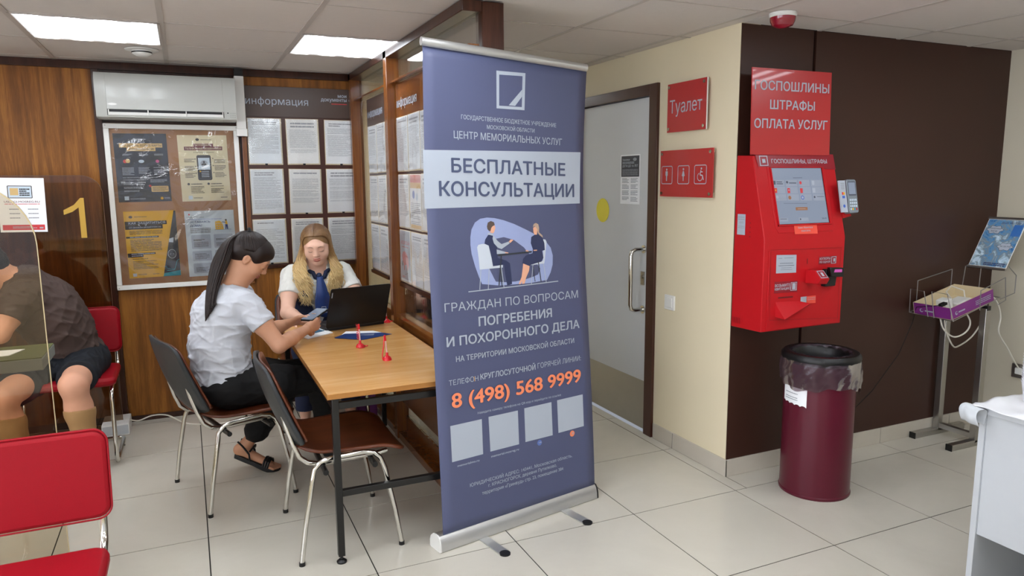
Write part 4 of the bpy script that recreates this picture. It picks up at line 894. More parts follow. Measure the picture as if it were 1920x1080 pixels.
p = Print(upf2, .0032); p.ops(KIOSK_UPPER[:i0]+KIOSK_UPPER[i0+1:i0+4], kc); p.build('header_label', ks)
mb = MB().prism([(.03, .005), (.5, .005), (.5, .39), (.03, .39)], lambda a, b, d: lof(a, b, d), 0, .004); mb.build('service_door', M['red'], ks, bevel=.0015)
p = Print(lof, .0042); p.ops(KIOSK_LOWER, kc); p.build('labels', ks)
# coin/code scanner hood
mb = MB(); c = lambda u, v, d: lof(u, v, d)
mb.add([c(.266, .222, .003), (c(.318, .222, .003)), c(.318, .287, .003), c(.266, .287, .003), c(.274, .225, .075), c(.332, .222, .075), c(.312, .255, .095) if 0 else c(.332, .248, .09), c(.274, .25, .09), c(.32, .288, .055), c(.268, .29, .055)],
       [(0, 1, 5, 4), (4, 5, 6, 7), (7, 6, 8, 9), (9, 8, 2, 3), (0, 4, 7, 9, 3), (1, 2, 8, 6, 5)]); mb.build('scanner_hood', M['red'], ks, bevel=.0015)
hf = quadfn(c(.274, .25, .0905), Ux, (c(.268, .29, .0555)-c(.274, .25, .0905))); p = Print(hf, .001); p.rect(W_, .006, .1, .052, .9); p.rect(kc['m'], .009, .16, .049, .84); p.rect(W_, .022, .3, .036, .7); p.build('hood_label', ks)
mb = MB().prism([(.37, .2), (.44, .2), (.452, .285), (.372, .285)], c, .003, .03); mb.build('bill_acceptor', M['black_plastic'], ks, bevel=.003)
mb = MB().prism([(.385, .25), (.468, .245), (.468, .29), (.375, .296)], c, .03, .052); mb.build('acceptor_mouth', M['black_plastic'], ks, bevel=.003)
MB().prism([(.4, .272), (.452, .27), (.452, .284), (.405, .286)], c, .0525, .054).build('acceptor_light', emit('pink led', 'd850b8', .8), ks)
mb = MB(); mb.add([c(.08, .142, .004), c(.232, .135, .004), c(.3, .11, .004), c(.082, .07, .004), c(.088, .066, .06), c(.2, .105, .05), c(.29, .122, .02), c(.085, .12, .012)], [(0, 7, 4, 3), (3, 4, 5, 2), (5, 6, 2), (0, 1, 6, 5, 4, 7), (1, 2, 6)]); mb.build('receipt_tray', M['red'], ks)
p = Print(quadfn((XL, .155, .8), Uy, Z), .001); p.rect(W_, .02, .46, .075, .56); p.lines(I_, .025, .07, .55, .53, 2, .4, 1); p.text(M['ink'], 'АКВ', .033, .062, .515, .01, 2); p.lines(I_, .025, .07, .505, .49, 2, .4, 2)
for k in range(5): p.rect(kc['D'], .012+k*.012, .02, .016+k*.012, .05)
for k in range(4): p.circ(kc['D'], (.11, .52-k*.022), .0035, 8)
p.build('side_labels', ks)
# sign board above
t = empty('payment_sign', (2.7, .05, 1.64), 0, 'red board reading ГОСПОШЛИНЫ ШТРАФЫ ОПЛАТА УСЛУГ standing on the kiosk', 'sign')
sf = quadfn((2.452, .045, 1.642), (1, 0, 0), (.02, .05, 1)); sf2 = lambda u, v, d=0: sf(u, v*.995, d)
MB().prism([(0, 0), (.505, 0), (.505, .405), (0, .405)], sf2, -.006, 0).build('board', M['red_sign'], t, smooth=0)
p = Print(sf2, .0006); p.ops([(o[0], o[1], o[2], o[3], o[4], o[5], o[6], o[7]) for o in SIGN], {'w': W_}); p.build('lettering', t)
t = empty('antenna', (2.945, .02, 1.642), 0, 'small black magnetic antenna on the kiosk top', 'antenna')
MB().lathe((2.965, .075, 1.642), [(.022, 0), (.022, .008), (.006, .012), (.004, .02), (.003, .06), (.002, .085)], 16).build('antenna_base', M['black_plastic'], t); MB().tube([(2.98, .08, 1.646), (3.0, .1, 1.645), (3.01, .12, 1.64), (3.005, .14, 1.56)], .0025, 6).build('antenna_cable', M['black_plastic'], t)
# card terminal on the right flank
t = empty('card_terminal', (3.03, -.01, 1.36), 0, 'grey card payment terminal with keypad on the right side of the kiosk', 'terminal')
tf = quadfn((3.002, -.045, 1.355), Ux, (0, .2, 1)); TG = mat('grey terminal plastic', '7b848c', .4)
MB().prism(rrect(0, 0, .066, .165, .012), lambda a, b, d: tf(a, b, d), -.02, .014).build('terminal_body', TG, t, bevel=.003)
p = Print(tf, .0145); p.rect(kc['e'], .007, .085, .059, .155, .004); p.rect(kc['q'], .01, .092, .056, .15)
for i in range(4):
    for j in range(4): p.rect({(3, 0): M['red'], (1, 0): YEL_P, (2, 0): TEAL}.get((i, j), PALE), .009+i*.0125, .014+j*.015, .018+i*.0125, .024+j*.015, .002)
p.build('keypad', t)
MB().prism([(-.01, .03), (.03, .03), (.05, -.01), (-.01, -.02)], lambda a, b, d: tf(a, b, d), -.03, -.02).build('bracket', M['red'], t, smooth=0)
pf = quadfn((2.952, -.055, 1.362), Ux, (0, .2, 1)); MB().prism([(0, 0), (.042, 0), (.042, .155), (0, .155)], lambda a, b, d: pf(a, b, d), -.006, .002).build('payment_label', W_, t, smooth=0)
p = Print(pf, .0025); p.lines(M['ink'], .008, .034, .145, .11, 4, .5, 2); p.rect(RED_P, .012, .085, .022, .098); p.rect(YEL_P, .022, .085, .032, .098); p.rect(BLUE_P, .012, .068, .03, .08); p.circ(BLUE_P, (.02, .03), .008); p.build('payment_marks', t)
# ================================================================ WASTE BIN
t = empty('waste_bin', (2.773, -.14, 0), 0, 'tall dark red cylindrical waste bin with black rim below the kiosk', 'bin')
c0 = (2.773, -.14, 0)
MB().lathe(c0, [(.165, 0), (.167, .004), (.167, .012), (.163, .016), (.163, .665)], 56, capt=False).build('drum', M['burgundy'], t)
MB().lathe(c0, [(.167, .655), (.177, .662), (.181, .675), (.180, .69), (.17, .702), (.155, .705), (.14, .70), (.128, .685), (.122, .64), (.12, .55), (.0, .54)], 56, capb=False, capt=False).build('rim', M['black_plastic'], t)
bagm = glass('grey bin liner film', (.6, .52, .55), .7, .2, .32, '5c4a54', wav=.012)
rd = random.Random(5); ph = [rd.uniform(0, 6.28) for _ in range(12)]
def skirt(a, v):
    th = 2*math.pi*a; w1 = sum(math.sin((k*3+5)*th+ph[k]) for k in range(5))
    bot = .545+.012*math.sin(3*th+1)+.006*math.sin(11*th)-.045*math.exp(-((th-5.55)/.12)**2)
    z = .672+(bot-.672)*v; r = .1795+.007*math.sin(3.1*v)+.0022*w1*(.3+v)+.003*math.sin(23*th+14*v)*math.sin(9*v+5*th); r = max(r, .172)
    return (c0[0]+r*math.cos(th), c0[1]+r*math.sin(th), z)
m = MB().grid(skirt, 150, 14); ln = m.build('bin_liner', bagm, t, smooth=180)
MB().grid(lambda a, v: (c0[0]+(.137-.022*v+.004*math.sin(17*6.283*a+9*v))*math.cos(6.283*a), c0[1]+(.137-.022*v+.004*math.sin(17*6.283*a+9*v))*math.sin(6.283*a), .704-.15*v), 90, 8).build('liner_inside', bagm, ln, smooth=180)
def onbin(u, v, d=0):
    th = math.radians(153)+u/.163; r = .1645+d; return Vector((c0[0]+r*math.cos(th), c0[1]+r*math.sin(th), .455+v))
m = MB().grid(lambda u, v: onbin(u*.145, v*.085+(0 if v > .1 else .004*math.sin(30*u)+.006*(1-u)), .001), 14, 3); nt = m.build('paper_label', M['paper'], t, smooth=180)
p = Print(onbin, .0016); [p.lines(M['ink'], .02, .1, y+.008, y, 1, .5, i, 0) for i, y in enumerate((.05, .03, .02))]; p.build('print', nt)
# ================================================================ DISPLAY RACK ON THE RIGHT
t = empty('display_rack', (4.06, .03, 0), 0, 'grey steel floor rack with wire pockets in front of the dark wall', 'rack')
for y in (.125, -.1):
    bx(4.04, 4.08, y-.018, y+.018, 0.02, .80).build('post', M['steel'], t, bevel=.002)
    bx(3.845, 4.29, y-.018, y+.018, .0, .035).build('foot_bar', M['steel'], t, bevel=.002)
    bx(3.842, 3.847, y-.019, y+.019, 0, .036).build('end_plug', M['black_plastic'], t)
bx(4.045, 4.075, -.082, .107, .04, .07).build('cross_bar', M['steel'], t, bevel=.002)
bx(4.045, 4.075, -.12, .145, .79, .815).build('top_bracket', M['black_plastic'], t)
R = .0028
def wire(name, pts, closed=False): return MB().tube(pts, R, 6, closed=closed).build(name, M['wire'], t)
wire('wire_pocket', [(3.752, .135, .765), (3.752, .138, .9), (3.752, .055, .897), (3.752, .02, .757)]); wire('wire_pocket', [(3.752, -.015, .757), (3.75, .008, .902), (3.75, -.083, .9), (3.752, -.125, .757)])
wire('wire_pocket', [(3.80, .132, .79), (3.8, .132, .945), (4.09, .132, .995), (4.09, .132, .86)]); wire('wire_pocket', [(3.97, -.125, .8), (3.965, -.125, .91), (4.17, -.125, .97), (4.19, -.125, .84), (4.13, -.125, .82)])
wire('wire_arm', [(3.752, .135, .765), (4.14, .135, .86), (4.14, -.125, .86), (3.752, -.125, .757)], True); wire('wire_arm', [(3.95, .0, .745), (4.12, .0, .8)])
wire('wire_riser', [(4.145, .09, 1.016), (4.14, .1, .86)]); wire('wire_riser', [(4.145, .085, 1.016), (4.04, -.11, 1.015), (4.0, -.125, .8)] if 0 else [(4.145, .0, 1.016), (4.14, .0, .86)])
wire('wire_riser', [(4.2, -.12, 1.03), (4.24, -.14, .98), (4.24, -.14, .88), (4.14, -.125, .85)])
an = math.radians(13.5); TU, TW, TN = Vector((math.cos(an), 0, math.sin(an))), Vector((0, 1, 0)), Vector((-math.sin(an), 0, math.cos(an)))
def tf_(a, b, c): return Vector((3.772, -.105, .757))+TU*a+TW*b+TN*c
def tbox(a0, a1, b0, b1, c0_, c1): return MB().add([tf_(x, y, z) for z in (c0_, c1) for y in (b0, b1) for x in (a0, a1)], [(0, 2, 3, 1), (4, 5, 7, 6), (0, 1, 5, 4), (2, 6, 7, 3), (0, 4, 6, 2), (1, 3, 7, 5)])
b = empty('cardboard_tray', tf_(.18, .11, 0), 0, 'open purple cardboard tray with cream inside held in the wire rack', 'box')
tbox(0, .355, 0, .225, 0, .003).build('bottom', M['card'], b, smooth=0)
for a in ((0, .355, 0, .003), (0, .355, .222, .225), (0, .003, .003, .222), (.352, .355, .003, .222)):
    o = tbox(a[0], a[1], a[2], a[3], .002, .07); sd = o.build('side_wall', [M['purple'], M['card']], b, smooth=0)
    f_ = {(0, 0): 2, (0, .222): 3, (0, .003): 4, (.352, .003): 5}[(a[0], a[2])]
    for pl_ in sd.data.polygons: pl_.material_index = 0 if pl_.index == f_ else 1
p = Print(lambda u, v, d: tf_(u, -.0006-d, v)); p.circ(W_, (.04, .03), .011); p.circ(M['purple'], (.043, .032), .007); p.lines(W_, .058, .11, .037, .024, 1, .6, 1, 0); p.lines(W_, .2, .33, .05, .02, 3, .4, 2); p.build('print', b)
p = Print(lambda u, v, d: tf_(-.0006-d, .225-u, v)); p.circ(W_, (.05, .03), .011); p.circ(M['purple'], (.053, .032), .007); p.lines(W_, .07, .12, .037, .024, 1, .6, 1, 0); p.build('print', b)
r_ = empty('network_router', tf_(.12, .1, .004), 0, 'small white device lying in the purple tray', 'router')
tbox(.07, .13, .08, .14, .004, .075).build('router_body', M['white'], r_, bevel=.006); tbox(.15, .26, .06, .14, .004, .04).build('adapter_body', M['white'], r_, bevel=.008)
MB().tube([tf_(.26, .1, .03), tf_(.3, .13, .06), tf_(.28, .19, .085), tf_(.22, .18, .07), tf_(.18, .12, .045)], .004, 8).build('device_cable', M['cable'], r_)
pb = empty('power_plug', tf_(.03, .06, .07), 0, 'black plug lying over the edge of the purple tray', 'plug')
tbox(-.004, .04, .045, .07, .071, .086).build('plug_body', M['black_plastic'], pb, bevel=.003)
MB().tube([tf_(0, .058, .078), (3.76, .1, .80), (3.8, .146, .70), (3.7, .1445, .52), (3.5, .143, .33), (3.3, .143, .2), (3.1, .143, .12), (2.9, .143, .1)], .0022, 6).build('thin_cable', M['black_plastic'], pb)
def cable(label, pts, r=.0045, m=M['cable'], name='cable', n=8):
    P_ = [Vector(q) for q in pts]; out = []
    for i in range(len(P_)-1):
        a, b_, c_, d_ = P_[max(i-1, 0)], P_[i], P_[i+1], P_[min(i+2, len(P_)-1)]
        for k in range(n):
            s = k/n; out.append(.5*((2*b_)+(c_-a)*s+(2*a-5*b_+4*c_-d_)*s*s+(3*b_-a-3*c_+d_)*s**3))
    out.append(P_[-1]); o = center(MB().tube(out, r, 8).build(name, m)); return tag(o, label, 'cable')
cable('white cable looping under the purple tray', [(3.80, -.02, .75), (3.82, -.03, .69), (3.9, -.04, .64), (4.0, -.04, .66), (4.02, -.045, .72), (3.98, -.02, .8)])
cable('long white cable sagging from the tray past the rack post', [(3.86, .0, .77), (3.88, .0, .68), (3.95, 0, .58), (4.08, .05, .55), (4.2, .05, .60), (4.25, .03, .70), (4.22, .0, .80), (4.14, -.02, .85)])
cable('white cable running from the tray down to the wall socket', [(4.13, -.03, .87), (4.2, -.03, .86), (4.27, -.035, .80), (4.3, -.04, .72), (4.28, -.05, .63), (4.36, -.06, .53), (4.44, -.06, .44), (4.485, -.065, .39)])
t = empty('wall_socket', (4.49, -.06, .34), 0, 'grey double wall socket on the right wall behind the desk', 'socket')
bx(4.483, 4.5, -.105, -.02, .335, .42).build('plate', M['steel'], t, bevel=.003); bx(4.47, 4.484, -.09, -.045, .36, .4).build('plug', M['white'], t, bevel=.004)
# poster in the holder
O = Vector((4.15, .08, 1.016)); V = Vector((.13, -.02, .277)); pU = Vector((0, -1, 0)); fn = lambda u, v, d=0: O+pU*u+V.normalized()*v+pU.cross(V).normalized()*d
t = empty('leaflet_poster', fn(.105, 0), 0, 'tilted glossy poster with blue winter scene in the rack holder', 'poster')
MB().prism([(0, 0), (.212, 0), (.212, .305), (0, .305)], fn, -.003, 0).build('holder_plate', M['white'], t, smooth=0)
MB().prism([(-.003, .3), (.215, .3), (.215, .312), (-.003, .312)], fn, -.005, .006).build('top_clamp', M['steel'], t); MB().prism([(-.003, -.006), (.215, -.006), (.215, .005), (-.003, .005)], fn, -.005, .008).build('bottom_clamp', M['steel'], t)
nz = NT('winter picture print'); f = nz.noise(nz.coord(), 16, 6, .65, .8); nz.l(nz.ramp(f, [(.3, '24508c'), (.42, '5f93bf'), (.52, '7d8a90'), (.6, 'b4cfe0'), (.72, 'dfe8ec')]), nz.b.inputs['Base Color']); nz.b.inputs['Roughness'].default_value = .25
p = Print(fn, .0006); p.rect(nz.m, .003, .01, .209, .298); p.rect(mat('deep sky print', '3a6cae', .3), .155, .2, .205, .27)
for cx, cy, rr in ((.06, .235, .03), (.155, .135, .028)):
    cl = [(cx+(rr+.005*math.cos(6*a))*1.35*math.cos(a), cy+(rr+.005*math.cos(6*a))*.75*math.sin(a)) for a in [i*.2618 for i in range(24)]]; p.poly(DGREY, [(cx+(x-cx)*1.07, cy+(y-cy)*1.1) for x, y in cl]); p.poly(W_, cl)
NV2 = mat('navy print 2', '1c2c5c', .5)
p.text(DGREY, 'СКАЗОЧНЫЙ', .03, .092, .238, .009, 1); p.text(DGREY, 'ВЫЕЗД', .04, .075, .222, .009, 1); p.text(DGREY, 'ЗА 350 РУБ', .128, .186, .132, .009, 1); p.text(NV2, 'ДЕДУ МОРОЗУ', .08, .19, .274, .011, 1)
p.lines(NV2, .08, .2, .035, .015, 2, .55, 3, 0); p.build('print', t)
# ================================================================ WHITE DESK AT THE RIGHT EDGE
t = empty('white_desk', (2.9, -1.6, 0), 0, 'white laminate desk at the right edge with its side panel facing the room', 'desk')
bx(2.43, 3.6, -1.152, -1.132, 0, .735).build('end_board', M['white_paint'], t, bevel=.001); bx(2.43, 3.6, -2.3, -2.28, 0, .735).build('end_board', M['white_paint'], t, bevel=.001)
bx(2.438, 2.456, -2.28, -1.152, .30, .735).build('side_panel', M['white_paint'], t, bevel=.001); bx(2.425, 3.61, -2.31, -1.127, .735, .757).build('desk_top', M['white_paint'], t, bevel=.001)
bx(3.5, 3.52, -2.28, -1.152, .05, .735).build('back_panel', M['white_paint'], t, smooth=0); MB().tube([(2.47, -1.36, .29), (2.5, -1.37, .255), (2.49, -1.39, .27)], .006, 6).build('latch', M['steel'], t)
rd = random.Random(9)
def cloth(u, v):
    x = 2.40+u*1.2; y = -1.115-v*1.2; z = .7605+.004*(math.sin(31*x+7*math.sin(9*y))*math.sin(27*y+5*x)+.6*math.sin(60*x-40*y))*1+.003
    if u < .02: z -= .004
    return (x, y, z)
o = center(MB().grid(cloth, 90, 90).build('table_cover', mat('crumpled white film cover', 'dcdde0', .35), smooth=180, solid=.002)); tag(o, 'crumpled white cover spread over the white desk top', 'cover')
o = center(MB().grid(lambda u, v: (2.395+.027*math.cos(5.2*v-1.0)+.004*math.sin(9*u), -1.10-u*.06+.004*math.sin(12*v), .735+.03*math.sin(5.2*v-1.0)-.008*u), 6, 18).build('cover_roll', M['white_paint'], smooth=180, solid=.0015)); tag(o, 'rolled up edge of the cover hanging over the desk corner', 'cover')
t = empty('cup_stack', (2.57, -1.2, .768), 0, 'stack of white ribbed plastic cups on the desk corner', 'cups')
for k in range(14):
    z = .768+.0095*k
    MB().lathe((2.585, -1.205, z), [(.024, 0), (.0345, .07), (.036, .071), (.036, .074), (.0335, .073)], 24, capt=False).build('cup', mat('white cup plastic', 'dfe0e6', .3) if k == 0 else bpy.data.materials['white cup plastic'], t)
t = empty('white_chair', (2.12, -1.66, 0), 0, 'white rounded plastic chair, only its back corner showing at the lower right', 'chair')
m = MB(); m.prism(rrect(-.26, .40, .26, .605, .1, 8), lambda a, b, d: Vector((2.13+a, -1.62-d-.12*(a*a)*2, b)), -.015, .015); m.build('backrest', M['white'], t, bevel=.006)
MB().prism(rrect(-.22, -.42, .22, 0, .06), lambda a, b, d: Vector((2.13+a, -1.63+b, d)), .40, .425).build('seat', M['white'], t, bevel=.006)
for x, y in ((1.94, -1.67), (2.32, -1.67), (1.94, -2.0), (2.32, -2.0)): MB().cyl((x, y, 0), (x*.97+2.13*.03, y, .405), .016, r2=.02).build('leg', M['white'], t)
# ================================================================ TABLE AND WHAT LIES ON IT
TZ = .715
t = empty('table', (.79, .89, 0), 0, 'light wood table with black steel frame against the glazed partition', 'table')
tx0, tx1, ty0, ty1 = .458, 1.072, .118, 1.655
top = bx(tx0, tx1, ty0, ty1, TZ-.022, TZ).build('tabletop', M['beech'], t, bevel=.0012)
me = MB().box(tx0-.0012, tx1, ty0-.0012, ty0, TZ-.0215, TZ-.0008).box(tx0-.0012, tx0, ty0, ty1, TZ-.0215, TZ-.0008); me.build('edge_band', M['beech_edge'], top, smooth=0)
for x in (.489, 1.045):
    for y in (.146, 1.625):
        l = bx(x-.0135, x+.0135, y-.0135, y+.0135, .03, TZ-.022).build('leg', M['black_metal'], t, bevel=.0015)
        MB().cyl((x, y, .012), (x, y, .035), .006).lathe((x, y, 0), [(.02, 0), (.021, .006), (.012, .014)], 20).build('levelling_foot', M['black_plastic'], l)
for y in (.146, 1.625): bx(.5025, 1.0315, y-.012, y+.012, .645, .672).build('rail', M['black_metal'], t, bevel=.0015); bx(.5025, 1.0315, y-.012, y+.012, .282, .308).build('rail', M['black_metal'], t, bevel=.0015)
for x in (.489, 1.045): bx(x-.012, x+.012, .1595, 1.6115, .645, .672).build('rail', M['black_metal'], t, bevel=.0015)
# laptop
hl, hr = Vector((.664, 1.327, TZ+.016)), Vector((1.016, 1.404, TZ+.016)); lu = (hr-hl).normalized(); lb = Vector((-lu.y, lu.x, 0)); lid = Vector((.032, -.03, .213)).normalized()
t = empty('laptop', (hl+hr)/2, 0, 'open black laptop on the table in front of the blonde woman', 'laptop')
MB().prism(rrect(0, .004, .36, .24, .012), lambda a, b, d: hl+lu*a+lb*b+Vector((0, 0, -.016+d)), 0.001, .016).build('base', M['black_plastic'], t, bevel=.002)
ln = lu.cross(lid).normalized()
MB().prism(rrect(0, 0, .36, .225, .01), lambda a, b, d: hl+lu*a+lid*b+ln*d+Vector((0, 0, .002)), -.004, .003).build('lid', mat('dark graphite lid', '1c1917', .35, .3), t, bevel=.001)
p = Print(lambda u, v, d=0: hl+lu*u+lid*v-ln*(.0042+d)+Vector((0, 0, .002))); p.rect(mat('laptop display', '203040', .15), .008, .015, .352, .218); p.build('display', t)
kb = MB()
for i in range(14):
    for j in range(5): kb.add([hl+lu*(.03+i*.0215+a*.018)+lb*(.04+j*.021+b*.017)+Vector((0, 0, .0012+c*.0012)) for c in (0, 1) for b in (0, 1) for a in (0, 1)], [(4, 5, 7, 6), (0, 1, 5, 4), (2, 6, 7, 3), (0, 4, 6, 2), (1, 3, 7, 5)])
kb.build('keyboard', M['grey_plastic'], t, smooth=0)
p = Print(lambda u, v, d=0: hl+lu*u+lid*v+ln*(.0033+d)+Vector((0, 0, .002))); p.rect(M['ink'], .007, .175, .0125, .205); p.build('lid_mark', t)
# folder, card, brochure
t = empty('document_folder', (.57, 1.34, TZ), 0, 'white paper folder with a blue booklet on it under the hands', 'folder')
fl = [(.47, 1.40), (.638, 1.50), (.692, 1.272), (.545, 1.175)]
MB().prism(fl, lambda a, b, d: Vector((a, b, TZ+d)), .001, .006).build('folder_cover', M['paper'], t, smooth=0)
MB().prism([(.49, 1.39), (.60, 1.44), (.655, 1.325), (.55, 1.26)], lambda a, b, d: Vector((a, b, TZ+d)), .0065, .010).build('booklet', mat('petrol blue card', '2c6788', .4), t, smooth=0)
t = empty('brochure', (.8, 1.14, TZ), 0, 'opened dark blue leaflet lying on the table in front of the laptop', 'leaflet')
BL = [(.673, 1.132), (.8, 1.026), (.975, 1.10), (.90, 1.22), (.76, 1.27)]
MB().prism([(.70, 1.15), (.80, 1.07), (.965, 1.11), (.905, 1.235), (.765, 1.285)], lambda a, b, d: Vector((a, b, TZ+d)), .0008, .0016).build('lower_leaf', M['paper'], t, smooth=0)
lf = lambda a, b, d: Vector((a, b, TZ+.002+d+.018*max(0, (b-1.09)/.2)**1.5))
MB().prism([(.673, 1.132), (.8, 1.026), (.975, 1.1), (.93, 1.15), (.74, 1.19)], lf, 0, .0008).build('blue_leaf', M['tie'], t, smooth=0)
br = quadfn((.70, 1.115, TZ+.0036), Vector((.16, -.03, 0)).normalized(), Vector((.05, .12, .008)).normalized()); p = Print(br, .0004)
p.lines(W_, .01, .06, .05, .015, 3, .35, 1); p.lines(W_, .1, .17, .05, .02, 3, .5, 2); p.build('print', t)
# pens on sucker stands
pr = mat('red pen plastic', 'd8202a', .25, coat=.3)
def pen(x, y, lean, label, coil):
    t = empty('desk_pen', (x, y, TZ), 0, label, 'pen', 'red desk pens on suction stands')
    c = (x, y, TZ); MB().lathe(c, [(.021, 0), (.0205, .006), (.017, .014), (.009, .02), (.006, .022), (.006, .034), (.0045, .036)], 28).build('stand', pr, t)
    b = Vector((x, y, TZ+.03)); tp = b+Vector((lean[0], lean[1], .088))
    MB().cyl(b, b+(tp-b)*.72, .0035, 12).build('pen_body', mat('pale pen barrel', 'e0b8b4', .3), t); MB().tube([b+(tp-b)*.70, tp], [.0048, .0044], 12).build('pen_cap', pr, t)
    m = MB()
    if coil == 'coil':
        pts = [tp+(b-tp)*s*.9+Vector((-.009-.006*math.cos(s*60), .004*math.sin(s*60), 0)) for s in [i/90 for i in range(90)]]; m.tube(pts, .0012, 5)
        m.tube([Vector((x+.021*math.cos(a)*(1+.5*math.sin(a*1.5)), y+.024*math.sin(a)*1.2, TZ+.0035)) for a in [i*.35 for i in range(16)]], .003, 6)
        m.tube([Vector((x+.02+.008*i*.3, y+.004*math.sin(i), TZ+.004)) for i in range(8)], .003, 6)
    else:
        m.tube([tp, tp+Vector((-.004, -.002, -.004)), b+Vector((-.016, -.008, .04)), b+Vector((-.024, -.01, .0)), b+Vector((-.024, -.01, -.02)), b+Vector((-.015, -.005, -.026))], .0028, 7)
    m.build('pen_cord', pr, t)
pen(.753, .873, (-.003, 0, 0), 'red suction stand pen with coiled cord, in front of the blue leaflet', 'coil')
pen(.808, .558, (-.008, -.002, 0), 'red suction stand pen nearest the banner, cord hanging at its left', 'strap')
pen(1.035, 1.45, (-.004, .0, 0), 'red suction stand pen at the far table corner behind the laptop', 'coil')
# ================================================================ CHAIRS
def iso_chair(loc, rz, label, pad):
    t = empty('stacking_chair', loc, rz, label, 'chair', 'brown and black stacking chairs')
    for s in (-1, 1):
        f = MB(); x = .262*s; xi = .238*s
        f.tube([(x, .212, .012), (x*.985, .19, .16), (x*.96, .155, .34), (xi, .142, .385), (xi, .118, .412), (xi, .08, .422), (xi, -.06, .428), (xi, -.10, .418), (xi, -.125, .395), (x*.95, -.142, .35), (x*.985, -.178, .16), (x, -.2, .012)], .0105, 12)
        fo = f.build('leg_frame', M['chrome'], t, local=True)
        for y in (.212, -.2): MB().cyl((x, y, 0), (x, y, .016), .0122, 12).build('foot_cap', M['black_plastic'], fo, local=True)
        MB().tube([(.155*s, .262, .70), (.165*s, .235, .56), (.175*s, .212, .48), (.18*s, .19, .425), (.182*s, .16, .398), (.184*s, .12, .388), (.184*s, -.12, .392), (.18*s, -.17, .398)], .0105, 12).build('seat_rail', M['chrome'], t, local=True)
    m = MB()
    for y in (.10, -.10): m.cyl((-.258, y, .372), (.258, y, .372), .0115, 14)
    cr = m.build('cross_tube', M['black_metal'], t, local=True)
    def seat(u, v):
        y = .205-.435*v; hw = .2+.05*math.sin(min(1, v*1.25)*math.pi/2)-.035*max(0, (.1-v)/.1)**1.5-.03*max(0, (v-.93)/.07)**2
        a = 2*u-1
        z = .428+.03*max(0, (.25-v)/.25)**1.6-.035*max(0, (v-.72)/.28)**2+.013*a*a-.006*math.cos(math.pi*(v-.35))*(1-a*a)
        return (a*hw, y, z)
    MB().grid(seat, 20, 24).build('seat', pad, t, local=True, smooth=180, solid=.012)
    def back(u, v, d=0):
        a = 2*u-1; z = .485+.325*v; r = 1-.05*max(0, (v-.84)/.16)**2*1.2-.03*max(0, (.15-v)/.15)**2
        hw = (.232-.012*v)*r; y = .188+.115*v-.03*a*a-d+.004*math.sin(math.pi*v)
        cz = z-(.028*abs(a)**5 if v > .5 else -.02*abs(a)**6)*abs(2*v-1)
        return (a*hw, y, cz)
    MB().grid(back, 18, 16).build('backrest', pad, t, local=True, smooth=180, solid=.008)
    MB().grid(lambda u, v: (lambda q: (q[0]*1.03, q[1]+.014+.018*math.sin(math.pi*u)*math.sin(math.pi*v)**.5, q[2]+(v-.5)*.012))(back(u, v)), 18, 16).build('back_shell', M['grey_plastic'], t, local=True, smooth=180, solid=.012)
    return t
iso_chair((.55, .447, 0), math.radians(90), 'empty brown and black stacking chair pulled up to the near end of the table', M['seat_brown'])
iso_chair((.148, 1.115, 0), math.radians(106), 'brown and black stacking chair the dark-haired woman sits on', M['seat_brown'])
iso_chair((.735, 2.04, 0), math.radians(0), 'brown stacking chair behind the table the blonde woman sits on', M['seat_brown'])
iso_chair((1.60, 1.62, 0), math.radians(90), 'stacking chair in the corridor behind the glass with a dark coat over its back', M['seat_brown'])
def red_chair(loc, label, rz=0):
    t = empty('red_visitor_chair', loc, rz, label, 'chair', 'red visitor chairs with chromed tube frames')
    for s in (-1, 1):
        x = .203*s
        MB().tube([(x*.9, .225, .013), (x, .20, .013), (x, -.16, .013), (x, -.21, .02), (x, -.235, .05), (x, -.238, .12), (x, -.225, .37), (x, -.215, .41), (x, -.185, .432), (x, -.14, .437), (x, .14, .437), (x, .20, .445), (x, .24, .468), (x, .256, .50), (x, .262, .55), (x, .285, .74)], .0115, 12).build('side_tube', M['chrome'], t, local=True)
        MB().lathe((x, .1, 0), [(.014, 0), (.014, .004)], 12).build('floor_glide', M['black_plastic'], t, local=True)
    MB().cyl((-.185, .226, .013), (.185, .226, .013), .0115).build('floor_bar', M['chrome'], t, local=True); MB().cyl((-.2, -.05, .437), (.2, -.05, .437), .010).build('seat_bar', M['chrome'], t, local=True)
    m = MB().prism(rrect(-.228, -.235, .228, .17, .05, 8), lambda a, b, d: Vector((a, b, d+.012*math.sin(0))), .446, .492)
    m.build('seat', M['red_vinyl'], t, local=True, bevel=.016, smooth=50)
    def bk(a, b, d): return Vector((a, .252+b*.13-d-.0+.22*a*a*-.3, .545+b))
    MB().prism(rrect(-.232, 0, .232, .262, .04, 8), bk, -.018, .022).build('backrest', M['red_vinyl'], t, local=True, bevel=.014, smooth=50)
    r = rrect(-.231, .001, .231, .261, .04, 8); MB().tube([bk(a, b, .0) for a, b in r], .0215, 6, closed=True).build('welt', M['red_vinyl'], t, local=True) if 0 else None
    r = rrect(-.2335, -.0015, .2335, .2635, .04, 8); MB().tube([bk(a, b, .016) for a, b in r], .0028, 6, closed=True).build('welt', M['red_vinyl'], t, local=True)
    return t
red_chair((-.487, -.52, 0), 'red vinyl chair with chromed tube frame in the near left foreground')
red_chair((-.63, 1.93, 0), 'red vinyl chair with chromed tube frame the man sits on, by the back wall')
